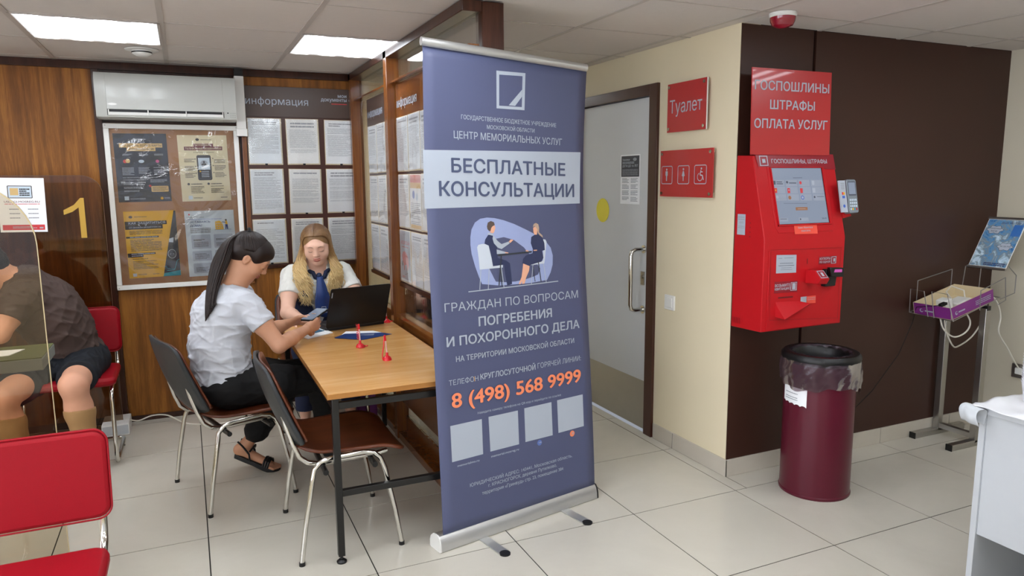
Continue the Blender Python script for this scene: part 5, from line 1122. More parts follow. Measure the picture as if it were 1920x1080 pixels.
# ================================================================ LEFT SIDE: SCREENS, DESK, SOCKET BOX
def arc_pane(x0, x1, z0, z1, r): return [(x0, z0), (x1, z0)]+[(x1-r+r*math.cos(math.radians(a)), z1-r+r*math.sin(math.radians(a))) for a in range(0, 91, 9)]+[(x0, z1)]
t = empty('counter_screen', (-.9, 0, 0), 0, 'tinted clear screen pane with rounded corner at the left edge, in front of the man', 'screen')
MB().prism(arc_pane(-1.5, -.420, .02, 1.545, .20), lambda a, b, d: Vector((a, .0+d, b)), 0, .005).build('pane', M['screen_glass'], t, smooth=0)
ed = arc_pane(-1.5, -.420, .02, 1.545, .20)[1:]
MB().prism([(a, b) for a, b in ed]+[(a-.0025 if i < len(ed)-1 else a, b-.003) for i, (a, b) in reversed(list(enumerate(ed)))], lambda a, b, d: Vector((a, .0+d, b)), -.0002, .0052).build('polished_edge', M['pane_edge'], t, smooth=0)
bx(-1.45, -1.40, -.05, .05, 0, .03).build('floor_clamp', M['steel'], t); bx(-.56, -.50, -.03, .035, 0, .05).build('floor_clamp', M['steel'], t)
M['alu_dark'] = mat('dull grey desk board', '6c6f6a', .5)
t = empty('side_desk', (-.95, .25, 0), 0, 'narrow desk with green top behind the tinted screen, the man leans beside it', 'desk')
bx(-1.5, -.455, .10, .34, .925, .965).build('desk_board', M['alu_dark'], t, bevel=.003); bx(-1.5, -.457, .102, .338, .965, .968).build('desk_mat', mat('olive green desk mat', '50541f', .6), t, smooth=0)
bx(-1.48, -1.44, .12, .32, 0, .925).build('leg_panel', M['grey_plastic'], t, smooth=0); bx(-1.1, -1.06, .12, .32, 0, .925).build('leg_panel', M['grey_plastic'], t, smooth=0)
MB().prism([(-.68, .16), (-.56, .17), (-.53, .26), (-.66, .27)], lambda a, b, d: Vector((a, b, .9685+d)), 0, .002).build('paper_sheet', M['paper'], t, smooth=0)
t = empty('window_screen', (-1.2, 2.33, 0), 0, 'brown tinted pane with rounded corner and a golden number 1 before the back wall', 'screen')
MB().prism(arc_pane(-1.9, -.437, .02, 1.582, .11), lambda a, b, d: Vector((a, 2.3+d, b)), 0, .006).build('pane', M['brown_pane'], t, smooth=0)
ed = arc_pane(-1.9, -.437, .02, 1.582, .11)[1:]; MB().prism([(a, b) for a, b in ed]+[(a-.002 if i < len(ed)-1 else a, b-.002) for i, (a, b) in reversed(list(enumerate(ed)))], lambda a, b, d: Vector((a, 2.3+d, b)), -.0002, .0062).build('pane_edge', mat('brown pane edge', '6a4a34', .3), t, smooth=0)
bx(-1.9, -1.8, 2.27, 2.34, 0, .03).build('floor_clamp', M['steel'], t); bx(-.52, -.46, 2.27, 2.34, 0, .04).build('floor_clamp', M['steel'], t)
p = Print(quadfn((-.645, 2.2998, 1.215), Ux, Z)); gold = mat('gold number film', 'c39a3c', .4)
p.poly(gold, [(.078, 0), (.108, 0), (.108, .235), (.09, .235), (.055, .195), (.0, .165), (.0, .138), (.045, .155), (.078, .18)]); p.build('number_one', t)
t, p = sheet('paper_notice', (-.96, 2.293, 1.262), Ux, Z, .228, .308, M['paper'], 'white paper notice with red footer on the brown tinted pane beside the number', 'notice', tilt=-1)
p.frame(K_, .05, .195, .165, .262, .004); p.rect(PALE, .053, .198, .162, .259); p.rect(SAND, .06, .21, .1, .25); p.lines(K_, .105, .155, .25, .205, 4, .6, 3); p.text(PLUM, 'USLUGI.MOSREG.RU', .028, .2, .168, .011, 1); p.lines(RED_P, .03, .2, .163, .158, 1, .6, 4, 0)
for y in (.135, .11, .085): p.lines(M['ink'], .05, .1, y, y-.008, 1, .6, 5); p.lines(M['ink'], .14, .19, y, y-.008, 1, .6, 6)
p.rect(RED_P, .012, .012, .216, .042); p.lines(W_, .06, .18, .034, .02, 2, .5, 7); p.rect(W_, .19, .02, .208, .028); p.build('print', t)
t = empty('socket_box', (-.475, 2.3, 0), 0, 'low white plastic socket box on the floor against the back wall', 'box')
bx(-.55, -.40, 2.22, 2.43, 0, .075).build('box_body', M['white'], t, bevel=.004); bx(-.545, -.405, 2.218, 2.225, .01, .066).build('front_cover', M['white_paint'], t, bevel=.001)
cable('thin white cable running along the floor below the cork board', [(-.42, 2.30, .08), (-.36, 2.36, .04), (-.28, 2.40, .05), (-.19, 2.38, .045), (-.08, 2.28, .006), (.06, 2.2, .006), (.2, 2.18, .006)], .0045)
# bag and coat
t = empty('purple_bag', (1.0, 1.95, 0), 0, 'small purple bag standing on the floor behind the table', 'bag')
MB().grid(lambda u, v: (1.0+.068*math.copysign(abs(math.cos(2*math.pi*u))**.4, math.cos(2*math.pi*u))*(1-.15*v)+.003*math.sin(25*u+9*v), 1.92+.045*math.copysign(abs(math.sin(2*math.pi*u))**.4, math.sin(2*math.pi*u))*(1-.3*v), .001+.21*v), 40, 10).build('bag_body', M['purple_bag'], t, smooth=180)
MB().add([(.935, 1.88, .002), (1.065, 1.88, .002), (1.065, 1.96, .002), (.935, 1.96, .002)], [(0, 1, 2, 3)]).build('bag_bottom', M['purple_bag'], t, smooth=0)
MB().tube([(.96+.08*s/8, 1.905, .2+.07*math.sin(math.pi*s/8)) for s in range(9)], .004, 6).build('handle', M['purple_bag'], t)
# ================================================================ PEOPLE (smooth implicit bodies meshed on a fine grid)
def A3(v): return np.array(v, float)
def smin(a, b, k):
    if k <= 0: return np.minimum(a, b)
    h = np.maximum(k-np.abs(a-b), 0)/k
    return np.minimum(a, b)-h*h*k*.25
class Sdf:
    def __init__(s): s.p = []; s.cuts = []; s.folds = None
    def rc(s, a, b, r1, r2=None, k=.02): s.p.append(('rc', A3(a), A3(b), r1, r1 if r2 is None else r2, k)); return s
    def chain(s, pts, rs, k=.02):
        for i in range(len(pts)-1): s.rc(pts[i], pts[i+1], rs[i], rs[i+1], k)
        return s
    def el(s, c, r, R=None, k=.02, sub=False): s.p.append(('sub' if sub else 'el', A3(c), A3(r), np.eye(3) if R is None else R, k)); return s
    def cut(s, p, n): s.cuts.append((A3(p), A3(n)/np.linalg.norm(n))); return s
    def ev(s, P):
        P = P.astype(np.float32); d = np.full(len(P), 10., np.float32)
        for q in s.p:
            if q[0] == 'rc':
                _, a, b, r1, r2, k = q; ba = b-a; l2 = ba@ba; rr = r1-r2; a2 = max(l2-rr*rr, 1e-8); il2 = 1/l2
                pa = P-a.astype(np.float32); y = pa@ba.astype(np.float32); z = y-l2
                x2 = ((pa*l2-y[:, None]*ba)**2).sum(1); y2 = y*y*l2; z2 = z*z*l2; kk = np.sign(rr)*rr*rr*x2
                e = np.where(np.sign(z)*a2*z2 > kk, np.sqrt(np.maximum(x2+z2, 0))*il2-r2, np.where(np.sign(y)*a2*y2 < kk, np.sqrt(np.maximum(x2+y2, 0))*il2-r1, (np.sqrt(np.maximum(x2*a2*il2, 0))+y*rr)*il2-r1))
                d = smin(d, e, k)
            else:
                _, c, r, R, k = q; L = (P-c.astype(np.float32))@R.astype(np.float32)
                k0 = np.sqrt(((L/r)**2).sum(1)); k1 = np.sqrt(((L/(r*r))**2).sum(1))+1e-6; e = k0*(k0-1)/k1
                d = smin(d, e, k) if q[0] == 'el' else -smin(-d, e, k)
        if s.folds is not None: d = d+s.folds(P)
        for p, n in s.cuts: d = np.maximum(d, (P-p.astype(np.float32))@n.astype(np.float32))
        return d
    def bounds(s, m=.03):
        lo = np.full(3, 9.); hi = -lo
        for q in s.p:
            if q[0] == 'rc': r = max(q[3], q[4]); lo = np.minimum(lo, np.minimum(q[1], q[2])-r); hi = np.maximum(hi, np.maximum(q[1], q[2])+r)
            elif q[0] == 'el': r = max(q[2]); lo = np.minimum(lo, q[1]-r); hi = np.maximum(hi, q[1]+r)
        return lo-m, hi+m
def sdf_mesh(S, h=.005, it=1):
    lo, hi = S.bounds(); C = 4; n = np.ceil((hi-lo)/(h*C)).astype(int); H = h*C
    g = np.stack(np.meshgrid(*[lo[i]+(np.arange(n[i])+.5)*H-h/2 for i in range(3)], indexing='ij'), -1).reshape(-1, 3)
    dc = S.ev(g); act = np.abs(dc) < H*1.35+.01
    D = np.repeat(np.repeat(np.repeat(dc.reshape(n), C, 0), C, 1), C, 2).astype(np.float32)
    idx = np.stack(np.unravel_index(np.nonzero(act)[0], n), -1)
    o = np.stack(np.meshgrid(range(C), range(C), range(C), indexing='ij'), -1).reshape(-1, 3)
    f = (idx[:, None, :]*C+o[None]).reshape(-1, 3)
    D[f[:, 0], f[:, 1], f[:, 2]] = S.ev(lo+f*h)
    sg = D < 0
    c8 = [sg[i:sg.shape[0]-1+i, j:sg.shape[1]-1+j, k:sg.shape[2]-1+k] for i in (0, 1) for j in (0, 1) for k in (0, 1)]
    tot = sum(c.astype(np.int8) for c in c8); cells = np.argwhere((tot > 0) & (tot < 8))
    vid = np.full(tot.shape, -1, np.int32); vid[cells[:, 0], cells[:, 1], cells[:, 2]] = np.arange(len(cells))
    acc = np.zeros((len(cells), 3)); cnt = np.zeros(len(cells))
    for ax in range(3):
        u, v = [i for i in range(3) if i != ax]
        for du in (0, 1):
            for dv in (0, 1):
                a = cells.copy(); a[:, u] += du; a[:, v] += dv; b = a.copy(); b[:, ax] += 1
                va = D[a[:, 0], a[:, 1], a[:, 2]]; vb = D[b[:, 0], b[:, 1], b[:, 2]]; m = (va < 0) != (vb < 0)
                t = np.where(m, va/np.where(m, va-vb, 1), 0)
                pt = a.astype(float); pt[:, ax] += t; acc[m] += pt[m]; cnt[m] += 1
    V = lo+acc/cnt[:, None]*h; F = []
    for ax in range(3):
        u, v = (ax+1) % 3, (ax+2) % 3
        sl0 = [slice(None)]*3; sl1 = [slice(None)]*3; sl0[ax] = slice(0, -1); sl1[ax] = slice(1, None)
        E = np.argwhere(sg[tuple(sl0)] != sg[tuple(sl1)]); E = E[(E[:, u] > 0) & (E[:, v] > 0) & (E[:, 0] < tot.shape[0]) & (E[:, 1] < tot.shape[1]) & (E[:, 2] < tot.shape[2])]
        q = []
        for du, dv in ((-1, -1), (0, -1), (0, 0), (-1, 0)):
            c = E.copy(); c[:, u] += du; c[:, v] += dv; q.append(vid[c[:, 0], c[:, 1], c[:, 2]])
        q = np.stack(q, 1); fl = sg[E[:, 0], E[:, 1], E[:, 2]]; q[~fl] = q[~fl][:, ::-1]
        F.append(q[(q >= 0).all(1)])
    return V, np.concatenate(F)
def sdf_obj(name, S, m, parent=None, h=.005):
    V, F = sdf_mesh(S, h); me = bpy.data.meshes.new(name)
    me.vertices.add(len(V)); me.loops.add(F.size); me.polygons.add(len(F))
    if parent is not None: M_ = np.array(ROOTM[parent.name].inverted()); V = V@M_[:3, :3].T+M_[:3, 3]
    me.vertices.foreach_set('co', V.astype(np.float32).ravel()); me.loops.foreach_set('vertex_index', F.astype(np.int32).ravel())
    me.polygons.foreach_set('loop_start', np.arange(0, F.size, 4, dtype=np.int32)); me.update(calc_edges=True)
    me.polygons.foreach_set('use_smooth', [True]*len(F)); me.materials.append(m)
    o = bpy.data.objects.new(name, me); COL.objects.link(o)
    if parent is not None: o.parent = parent; ROOTM[o.name] = ROOTM[parent.name]
    else: ROOTM[o.name] = Matrix()
    return o
def frame(yaw, pitch, roll=0):
    """head frame; yaw 0 looks along -Y (to the front), positive turns towards +X; pitch down"""
    R = Matrix.Rotation(math.radians(yaw)+math.pi, 3, 'Z') @ Matrix.Rotation(-math.radians(pitch), 3, 'X') @ Matrix.Rotation(math.radians(roll), 3, 'Y')
    return np.array(R)
class Head:
    def __init__(s, c, R, sc=1.0, jaw=1.0): s.c = A3(c); s.R = R; s.sc = sc; s.jaw = jaw
    def w(s, p): return s.c+s.R@(A3(p)*s.sc)
    def add(s, S, ears=True, neck=None):
        w, sc, R = s.w, s.sc, s.R; el = lambda c, r, k=.012, sub=False: S.el(w(c), A3(r)*sc, R, k*sc, sub)
        el((0, -.012, .025), (.074, .093, .082), .01); el((0, .028, -.03), (.061*s.jaw, .06, .08), .03)
        el((0, .052, -.088), (.027*s.jaw, .026, .02), .03); [el((i*.034, .05, -.03), (.027, .029, .027), .025) for i in (-1, 1)]
        el((0, .074, .026), (.048, .014, .014), .02); [el((i*.031, .0985, .005), (.017, .0105, .010), .014, True) for i in (-1, 1)]
        [el((i*.030, .0755, .003), (.0165, .0105, .0105), .008) for i in (-1, 1)]
        S.rc(w((0, .083, .014)), w((0, .1005, -.021)), .0065*sc, .010*sc, .014*sc); [el((i*.011, .094, -.026), (.008, .009, .007), .006) for i in (-1, 1)]
        el((0, .083, -.05), (.02, .012, .007), .008); el((0, .083, -.0605), (.018, .011, .0065), .006); [el((i*.03, .07, -.052), (.012, .01, .012), .01) for i in (-1, 1)]
        if ears:
            for i in (-1, 1): el((i*.0735, -.008, -.004), (.0075, .017, .029), .006); el((i*.0795, -.004, -.002), (.004, .009, .017), .004, True); el((i*.073, -.002, -.026), (.006, .009, .010), .004)
        if neck is not None: S.chain([w((0, -.028, -.06)), neck[0], neck[1]], [.052*sc, .052*sc, .058*sc], .03)
    def surf(s, S, x, z, off=0):
        ys = np.linspace(.15, .02, 260); P = np.array([s.w((x, y, z)) for y in ys]); d = S.ev(P); i = np.argmax(d < 0); y = ys[i]+off
        return Vector(s.w((x, y, z)))
def hand(S, wr, d, n, side, curl=(35, 35, 35, 40), sc=1.0, thumb=(25, 20), spread=3, palmk=.012):
    """wr wrist, d direction wrist->fingers, n back-of-hand normal, side +1 if the thumb is on d x n"""
    d = A3(d); d /= np.linalg.norm(d); n = A3(n); n = n-d*(n@d); n /= np.linalg.norm(n); t = np.cross(d, n)*side; wr = A3(wr)
    P = lambda a, b, c: wr+(d*a+t*b+n*c)*sc
    for i, o in enumerate((.026, .009, -.009, -.026)): S.rc(P(.008, o*.55, 0), P(.082-abs(i-1.2)*.004, o, .002), .0155*sc, .0115*sc, palmk)
    L = [(.040, .025, .02), (.044, .029, .022), (.041, .027, .021), (.032, .02, .018)]
    for i, o in enumerate((.028, .0095, -.009, -.027)):
        p = P(.082-abs(i-1.2)*.004, o, .001); a = 0; q = (d+t*math.tan(math.radians(spread*(1.5-i)))); q /= np.linalg.norm(q)
        for j, l in enumerate(L[i]):
            a += curl[i]*(.75, 1.1, .75)[j]; v = q*math.cos(math.radians(a))-n*math.sin(math.radians(a)); e = p+v*l*sc
            S.rc(p, e, (.0085, .0076, .0068)[j]*sc, (.0078, .007, .006)[j]*sc, .003); p = e
    p = P(.018, .022, -.006); v = d*math.cos(math.radians(48))+t*math.sin(math.radians(48))-n*.25; v /= np.linalg.norm(v); e = p+v*.042*sc; S.rc(p, e, .0135*sc, .0105*sc, .012)
    v = d*math.cos(math.radians(thumb[0]))+t*math.sin(math.radians(thumb[0]))-n*.35; v /= np.linalg.norm(v); f = e+v*.032*sc; S.rc(e, f, .0098*sc, .0088*sc, .004)
    v = d*math.cos(math.radians(thumb[1]))+t*.05-n*.5; v /= np.linalg.norm(v); S.rc(f, f+v*.024*sc, .0086*sc, .0066*sc, .003)
def foldf(seed, amp, f=22, aniso=(1, 1, 1)):
    rd = np.random.RandomState(seed); K = rd.normal(size=(5, 3))*A3(aniso)*f; ph = rd.uniform(0, 6.28, 5); W2 = rd.normal(size=(3, 3))*f*.45; p2 = rd.uniform(0, 6.28, 3)
    K = K.astype(np.float32); W2 = W2.astype(np.float32)
    def g(P):
        w_ = np.sin(P@W2.T+p2)*1.1; o = 0
        for i in range(5): o = o+(1-np.abs(np.sin((P@K[i])*.5+ph[i]+w_[:, i % 3])))**2*1.0
        return (-(o/5-.33)*amp*2.2).astype(np.float32)
    return g
def locks(paths, rad, name, m, parent, n=6, taper=.3):
    mb = MB()
    for k, P_ in enumerate(paths):
        N = len(P_); r = rad[k] if isinstance(rad, list) else rad
        mb.tube(P_, [r*(1 if i/(N-1) < .6 else 1-(1-taper)*((i/(N-1)-.6)/.4)) for i in range(N)], n)
    o = mb.build(name, m, parent, smooth=180); return o
def bez(pts, n=14):
    """catmull-rom through points"""
    P_ = [A3(p) for p in pts]; out = []; seg = len(P_)-1
    for k in range(n+1):
        t = k/n*seg; i = min(int(t), seg-1); s = t-i; a, b, c, d = P_[max(i-1, 0)], P_[i], P_[i+1], P_[min(i+2, seg)]
        out.append(.5*(2*b+(c-a)*s+(2*a-5*b+4*c-d)*s*s+(3*b-a-3*c+d)*s**3))
    return out
# ---------------------------------------------------------------- dark-haired woman, seated, back three-quarter
hipR, hipL = A3((.155, 1.03, .535)), A3((.125, 1.20, .535)); kneeR, kneeL = A3((.57, 1.13, .515)), A3((.515, 1.30, .515)); ankR, ankL = A3((.68, 1.31, .09)), A3((.215, 1.335, .135))
shR, shL = A3((.238, .985, .962)), A3((.235, 1.28, .965)); elR, elL = A3((.372, .905, .757)), A3((.375, 1.33, .75)); wrR, wrL = A3((.531, 1.10, .785)), A3((.468, 1.262, .795))
def torso1(S, g=0):
    S.el((.125, 1.115, .56), (.125+g, .165+g, .11+g), None, .05); S.chain([(.115, 1.12, .62), (.105, 1.12, .74), (.125, 1.125, .88)], [.115+g, .11+g, .115+g], .06)
    S.el((.12, 1.12, .70), (.115+g, .15+g, .14+g), None, .06); S.el((.135, 1.13, .88), (.115+g, .165+g, .13+g), None, .06)
    S.chain([shR+A3((-.03, .035, 0)), (.185, 1.13, .985), shL+A3((-.03, -.03, 0))], [.062+g, .06+g, .062+g], .05)
    S.el((.205, 1.06, .87), (.075+g, .06+g, .06+g), None, .05); S.el((.205, 1.2, .87), (.075+g, .06+g, .06+g), None, .05)
S = Sdf(); torso1(S, -.004)
for sh, el_, wr in ((shR, elR, wrR), (shL, elL, wrL)): S.chain([sh, sh*.5+el_*.5, el_], [.052, .045, .037], .03); S.chain([el_, el_*.6+wr*.4, wr], [.038, .036, .023], .012)
for hp, kn, an in ((hipR, kneeR, ankR), (hipL, kneeL, ankL)): S.chain([hp, kn], [.085, .055], .04); S.chain([kn, kn*.65+an*.35, an], [.05, .05, .030], .02)
R1 = frame(82, 42, 4); h1 = Head((.284, 1.145, 1.166), R1, 1.0); h1.add(S, True, (A3((.225, 1.135, 1.075)), A3((.18, 1.13, 1.0))))
hand(S, wrR, (.6, .5, .16), (.25, -.85, -.2), 1, (30, 30, 34, 38), 1.0, (20, 8)); hand(S, wrL, (.75, -.5, .38), (-.3, .5, .75), -1, (14, 12, 16, 20), .98, (25, 10))
def foot(S, an, d, drop):
    d = A3(d); d /= np.linalg.norm(d); s_ = np.cross(d, (0, 0, 1)); hl = an-d*.035+A3((0, 0, -drop*.9)); S.rc(an, hl, .03, .03, .02)
    S.rc(hl, an+d*.13+A3((0, 0, -drop*1.05-.02)), .028, .022, .02); toe = an+d*.15+A3((0, 0, -drop*1.05-.028))
    for i in range(5): q = toe+s_*(i-2)*.016; S.rc(q-d*.03, q+d*(.032-.006*abs(i-1)), .011, .0085 if i else .0105, .006)
    return hl
dL = A3((.85, -.45, -.32)); dR = A3((.9, -.3, -.02)); foot(S, ankL, dL, .04); foot(S, ankR, dR, .045)
w1 = sdf_obj('person', S, M['skin_w1'], h=.0042)
tag(w1, 'person with dark ponytail, white t-shirt and black trousers, sitting and looking at a phone', 'person')
T = Sdf(); torso1(T, .010)
for sh, el_ in ((shR, elR), (shL, elL)):
    m_ = sh*.42+el_*.58; T.chain([sh, m_], [.062, .064], .035)
cutR = shR*.46+elR*.54; T.cut((.1, 1.1, .555), (0, 0, -1)); T.folds = foldf(4, .009, 50, (.8, .8, 1.1))
ca = (elR-shR)/np.linalg.norm(elR-shR); cb = (elL-shL)/np.linalg.norm(elL-shL)
_ev = T.ev
def evT(P):
    d = _ev(P); 
    for c_, n_, sh in ((shR*.47+elR*.53, ca, shR), (shL*.47+elL*.53, cb, shL)):
        m = (np.linalg.norm(P-c_, axis=1) < .12); e = (P-c_)@n_; d = np.where(m & (np.abs((P-sh)@n_) < .5), np.maximum(d, e), d)
    nk = np.linalg.norm((P-A3((.20, 1.133, 1.045)))/A3((.072, .078, .055)), axis=1)-1; return np.maximum(d, -nk*.06)
T.ev = evT
ts = sdf_obj('tshirt', T, M['tshirt'], w1, .0048)
T = Sdf(); T.el((.125, 1.115, .548), (.137, .185, .092), None, .04)
for hp, kn, an in ((hipR, kneeR, ankR), (hipL, kneeL, ankL)): T.chain([hp, hp*.5+kn*.5, kn], [.098, .088, .070], .05); T.chain([kn, kn*.5+an*.5, an*.8+kn*.2], [.066, .062, .066], .02)
T.folds = foldf(9, .006, 55); T.cut((.1, 1.1, .455), (0, 0, -1)) if 0 else None; T.cut((0, 0, .155), (0, 0, -1)); sdf_obj('trousers', T, M['trousers'], w1, .006)
# hair cap, ponytail
T = Sdf(); el = lambda c, r, k=.012, sub=False: T.el(h1.w(c), r, R1, k, sub)
el((0, -.02, .032), (.083, .099, .083)); el((0, .03, .062), (.066, .055, .045), .03); el((0, -.06, .0), (.07, .055, .07), .03); [el((i*.055, .02, .035), (.026, .03, .04), .02) for i in (-1, 1)]
el((0, .12, -.03), (.105, .075, .09), .01, True); [el((i*.095, .012, -.045), (.035, .05, .065), .01, True) for i in (-1, 1)]; [el((i*.098, -.008, -.006), (.024, .022, .032), .006, True) for i in (-1, 1)]
hr_ = sdf_obj('hair', T, M['dark_hair'], w1, .0042)
rd = random.Random(2); paths = []; rad = []
bun = h1.w((0, -.083, .085)); base = bun
for k in range(210):
    a = rd.uniform(0, 6.28); r = .034*math.sqrt(rd.random()); o = A3((r*math.cos(a)*.9, r*math.sin(a), r*.4*math.cos(a))); e = rd.uniform(0, 1)
    paths.append(bez([bun+o*.5, A3((.200, 1.135, 1.262))+o*.75, A3((.155, 1.115, 1.175))+o*1.35+A3((rd.gauss(0, .003), rd.gauss(0, .003), 0)), A3((.108, 1.075, 1.055))+o*1.0, A3((.078+.012*(1-e), 1.0, .98-.02*e))+o*.6, A3((.055+.045*(1-e), .972, .965-.075*e))+o*(.45-.4*e)], 16)); rad.append(rd.uniform(.004, .0065))
# strands drawn back over the skull to the tie
KEY = [(0, (0, .86, .50)), (35, (.55, .74, .36)), (65, (.86, .45, .22)), (85, (.97, .12, .12)), (100, (.98, -.12, -.02)), (125, (.84, -.45, -.38)), (150, (.5, -.62, -.62)), (180, (0, -.68, -.75))]
def hairline(a):
    s_ = 1 if a >= 0 else -1; a = abs(a)
    for (a0, p0), (a1, p1) in zip(KEY, KEY[1:]):
        if a <= a1: t_ = (a-a0)/(a1-a0); q = A3(p0)*(1-t_)+A3(p1)*t_; return A3((q[0]*s_, q[1], q[2]))
bdir = A3((0, -.68, .74))
for k in range(230):
    e = hairline(-178+356*k/229+rd.uniform(-1, 1)); pts = []
    for i in range(11):
        t_ = i/10; q = e*(1-t_)+bdir*t_; q /= np.linalg.norm(q); rr = 1.0+.012*math.sin(math.pi*t_)+rd.uniform(-.004, .004) if i else .985
        pts.append(h1.w(A3((0, -.02, .032))+q*A3((.0835, .1, .0845))*rr))
    paths.append(pts); rad.append(rd.uniform(.0026, .0036))
locks(paths, rad, 'ponytail', M['dark_hair'], hr_, 6, .2)
m = MB(); 
for k in range(18):
    a = k*.35; m.ball(tuple(bun+h1.R@A3((.02*math.cos(a), .004*math.sin(3*a)-.004, .02*math.sin(a)))), .0085, 8)
m.build('hair_tie', M['black_plastic'], hr_)
def facebits(Hd, S, par, lipm, browm, browz=.024, smile=.006):
    m = MB()
    for i in (-1, 1): m.tube([Hd.surf(S, i*(.012+.034*t), browz+.006*math.sin(math.pi*t*.9)-.004*t, -.001) for t in [k/7 for k in range(8)]], [.0012, .0021, .0024, .0024, .0021, .0018, .0013, .0008], 6)
    m.build('eyebrows', browm, par)
    m = MB()
    for i in (-1, 1): m.tube([Hd.surf(S, i*(.017+.028*t), -.001-.0055*math.sin(math.pi*t), -.0002) for t in [k/8 for k in range(9)]], [.0006, .0011, .0013, .0014, .0015, .0015, .0014, .0011, .0006], 6)
    m.build('eyelashes', M['black_hair'], par)
    m = MB()
    for (z0, dz, r) in ((-.0505, .003, .0030), (-.0585, -.003, .0036)): m.tube([Hd.surf(S, .028*t, z0-dz*0+(.5*dz*(1-abs(t)) if dz > 0 else dz*.6*(1-t*t))+smile*t*t, -.0018) for t in [k/5-1 for k in range(11)]], [.0006, .0018, r*.8, r, r, r*.9, r, r, r*.8, .0018, .0006], 8)
    m.build('lips', lipm, par)
facebits(h1, S, w1, M['lips'], M['dark_hair'])
# sandals
def sandal(an, d, drop, par):
    d = A3(d); d /= np.linalg.norm(d); s_ = np.cross(d, (0, 0, 1)); s_ /= np.linalg.norm(s_); u_ = np.cross(s_, d); c0 = an+A3((0, 0, -drop-.05))-d*.055
    sd = empty('sandal', tuple(c0), 0); sd.parent = par; sd.matrix_parent_inverse = Matrix()
    if ROOTM[par.name] != Matrix(): sd.location = ROOTM[par.name].inverted()@Vector(c0)
    ol = [(0, -.028), (.05, -.034), (.13, -.036), (.19, -.043), (.235, -.034), (.25, -.008), (.247, .02), (.225, .04), (.17, .043), (.11, .034), (.05, .034), (0, .028), (-.012, 0)]
    f = lambda a, b, c: Vector(c0+d*a+s_*b+u_*(c+.006*math.cos(a*12)))
    MB().prism(ol, f, -.022, .003).build('sole', M['black_plastic'], sd, bevel=.004)
    m = MB(); 
    def strap(pts, wd=.011): m.tube([Vector(c0+d*a+s_*b+u_*c) for a, b, c in pts], [(wd, .0025)]*len(pts) if 0 else [wd*.55]*len(pts), 6)
    for o_ in (.165, .178, .19): m.tube([f(o_, -.042, .002), f(o_-.004, -.03, .03), f(o_-.004, 0, .042), f(o_-.002, .032, .03), f(o_, .043, .002)], .0065, 6)
    for sy in (-1, 1): m.tube([f(.09, .036*sy, .0), f(.075, .036*sy, .035), f(.03, .036*sy, .065), f(-.005, .02*sy, .072)], .0055, 6)
    m.tube([f(.075, -.037, .05), f(.085, 0, .082), f(.075, .037, .05)], .005, 6)
    m.build('straps', M['black_plastic'], sd)
sandal(ankL, dL, .018, w1); sandal(ankR, dR, .012, w1)
# phone
ph0, phd = A3((.535, 1.135, .823)), A3((.098, .10, .034)); phd /= np.linalg.norm(phd); phn = A3((-.35, -.35, .8)); phn -= phd*(phn@phd); phn /= np.linalg.norm(phn); pht = np.cross(phd, phn)
t = empty('phone', tuple(ph0+phd*.075), 0, 'grey smartphone held in the dark-haired woman\'s hands above the table', 'phone')
MB().prism(rrect(0, -.037, .152, .037, .008), lambda a, b, c: Vector(ph0+phd*a+pht*b+phn*c), -.004, .004).build('phone_body', M['black_plastic'], t, bevel=.001)
p = Print(lambda u, v, d: Vector(ph0+phd*u+pht*v+phn*(.0042+d))); p.rect(mat('phone display', '6f7c90', .12), .004, -.0345, .148, .0345, .005); p.rect(K_, .143, -.006, .146, .006); p.build('display', t)
# ---------------------------------------------------------------- blonde woman behind the table
S = Sdf(); R2 = frame(-12, 20, 3); h2 = Head((.735, 1.955, 1.142), R2, 1.04, 1.1)
bR, bL = A3((.578, 2.0, .955)), A3((.905, 2.03, .955)); eR, eL = A3((.528, 1.86, .745)), A3((.975, 1.83, .755)); vR, vL = A3((.573, 1.64, .745)), A3((.86, 1.60, .75))
def torso2(S, g=0):
    S.el((.745, 2.1, .57), (.18+g, .13+g, .12+g), None, .06); S.el((.745, 2.06, .74), (.15+g, .105+g, .16+g), None, .07); S.el((.745, 2.02, .875), (.168+g, .105+g, .12+g), None, .06)
    S.chain([bR+A3((.035, .01, .0)), (.74, 2.02, .985), bL+A3((-.035, .01, 0))], [.058+g, .055+g, .058+g], .05)
    S.el((.675, 1.945, .86), (.068+g, .065+g, .062+g), None, .04); S.el((.81, 1.95, .86), (.068+g, .065+g, .062+g), None, .04)
torso2(S, -.004)
for a, b, c in ((bR, eR, vR), (bL, eL, vL)): S.chain([a, a*.5+b*.5, b], [.052, .047, .040], .03); S.chain([b, b*.6+c*.4, c], [.041, .038, .025], .012)
h2.add(S, True, (A3((.738, 2.0, 1.035)), A3((.742, 2.02, .98))))
hand(S, vR, (.25, -.95, 0), (0, 0, 1), 1, (18, 18, 20, 24), .95, (20, 5)); hand(S, vL, (.0, -1, 0.02), (0, 0, 1), -1, (22, 22, 24, 26), .95, (20, 5))
for x, kx in ((.67, .60), (.82, .88)):
    S.chain([(x, 2.08, .54), (kx, 1.74, .53)], [.085, .06], .04); S.chain([(kx, 1.74, .50), (kx, 1.78, .30), (kx, 1.84, .09)], [.052, .05, .032], .02); S.rc((kx, 1.86, .05), (kx, 1.70, .028), .032, .026, .02)
w2 = sdf_obj('person', S, M['skin_w2'], h=.0038)
tag(w2, 'person with long wavy blonde hair, navy vest and blue tie, sitting behind the laptop', 'person')
facebits(h2, S, w2, M['lips'], mat('light brown brow', '6b4c38', .6), .023, .005)
T = Sdf(); torso2(T, .006)
for a, b in ((bR, eR), (bL, eL)): T.chain([a, a*.45+b*.55], [.063, .066], .035)
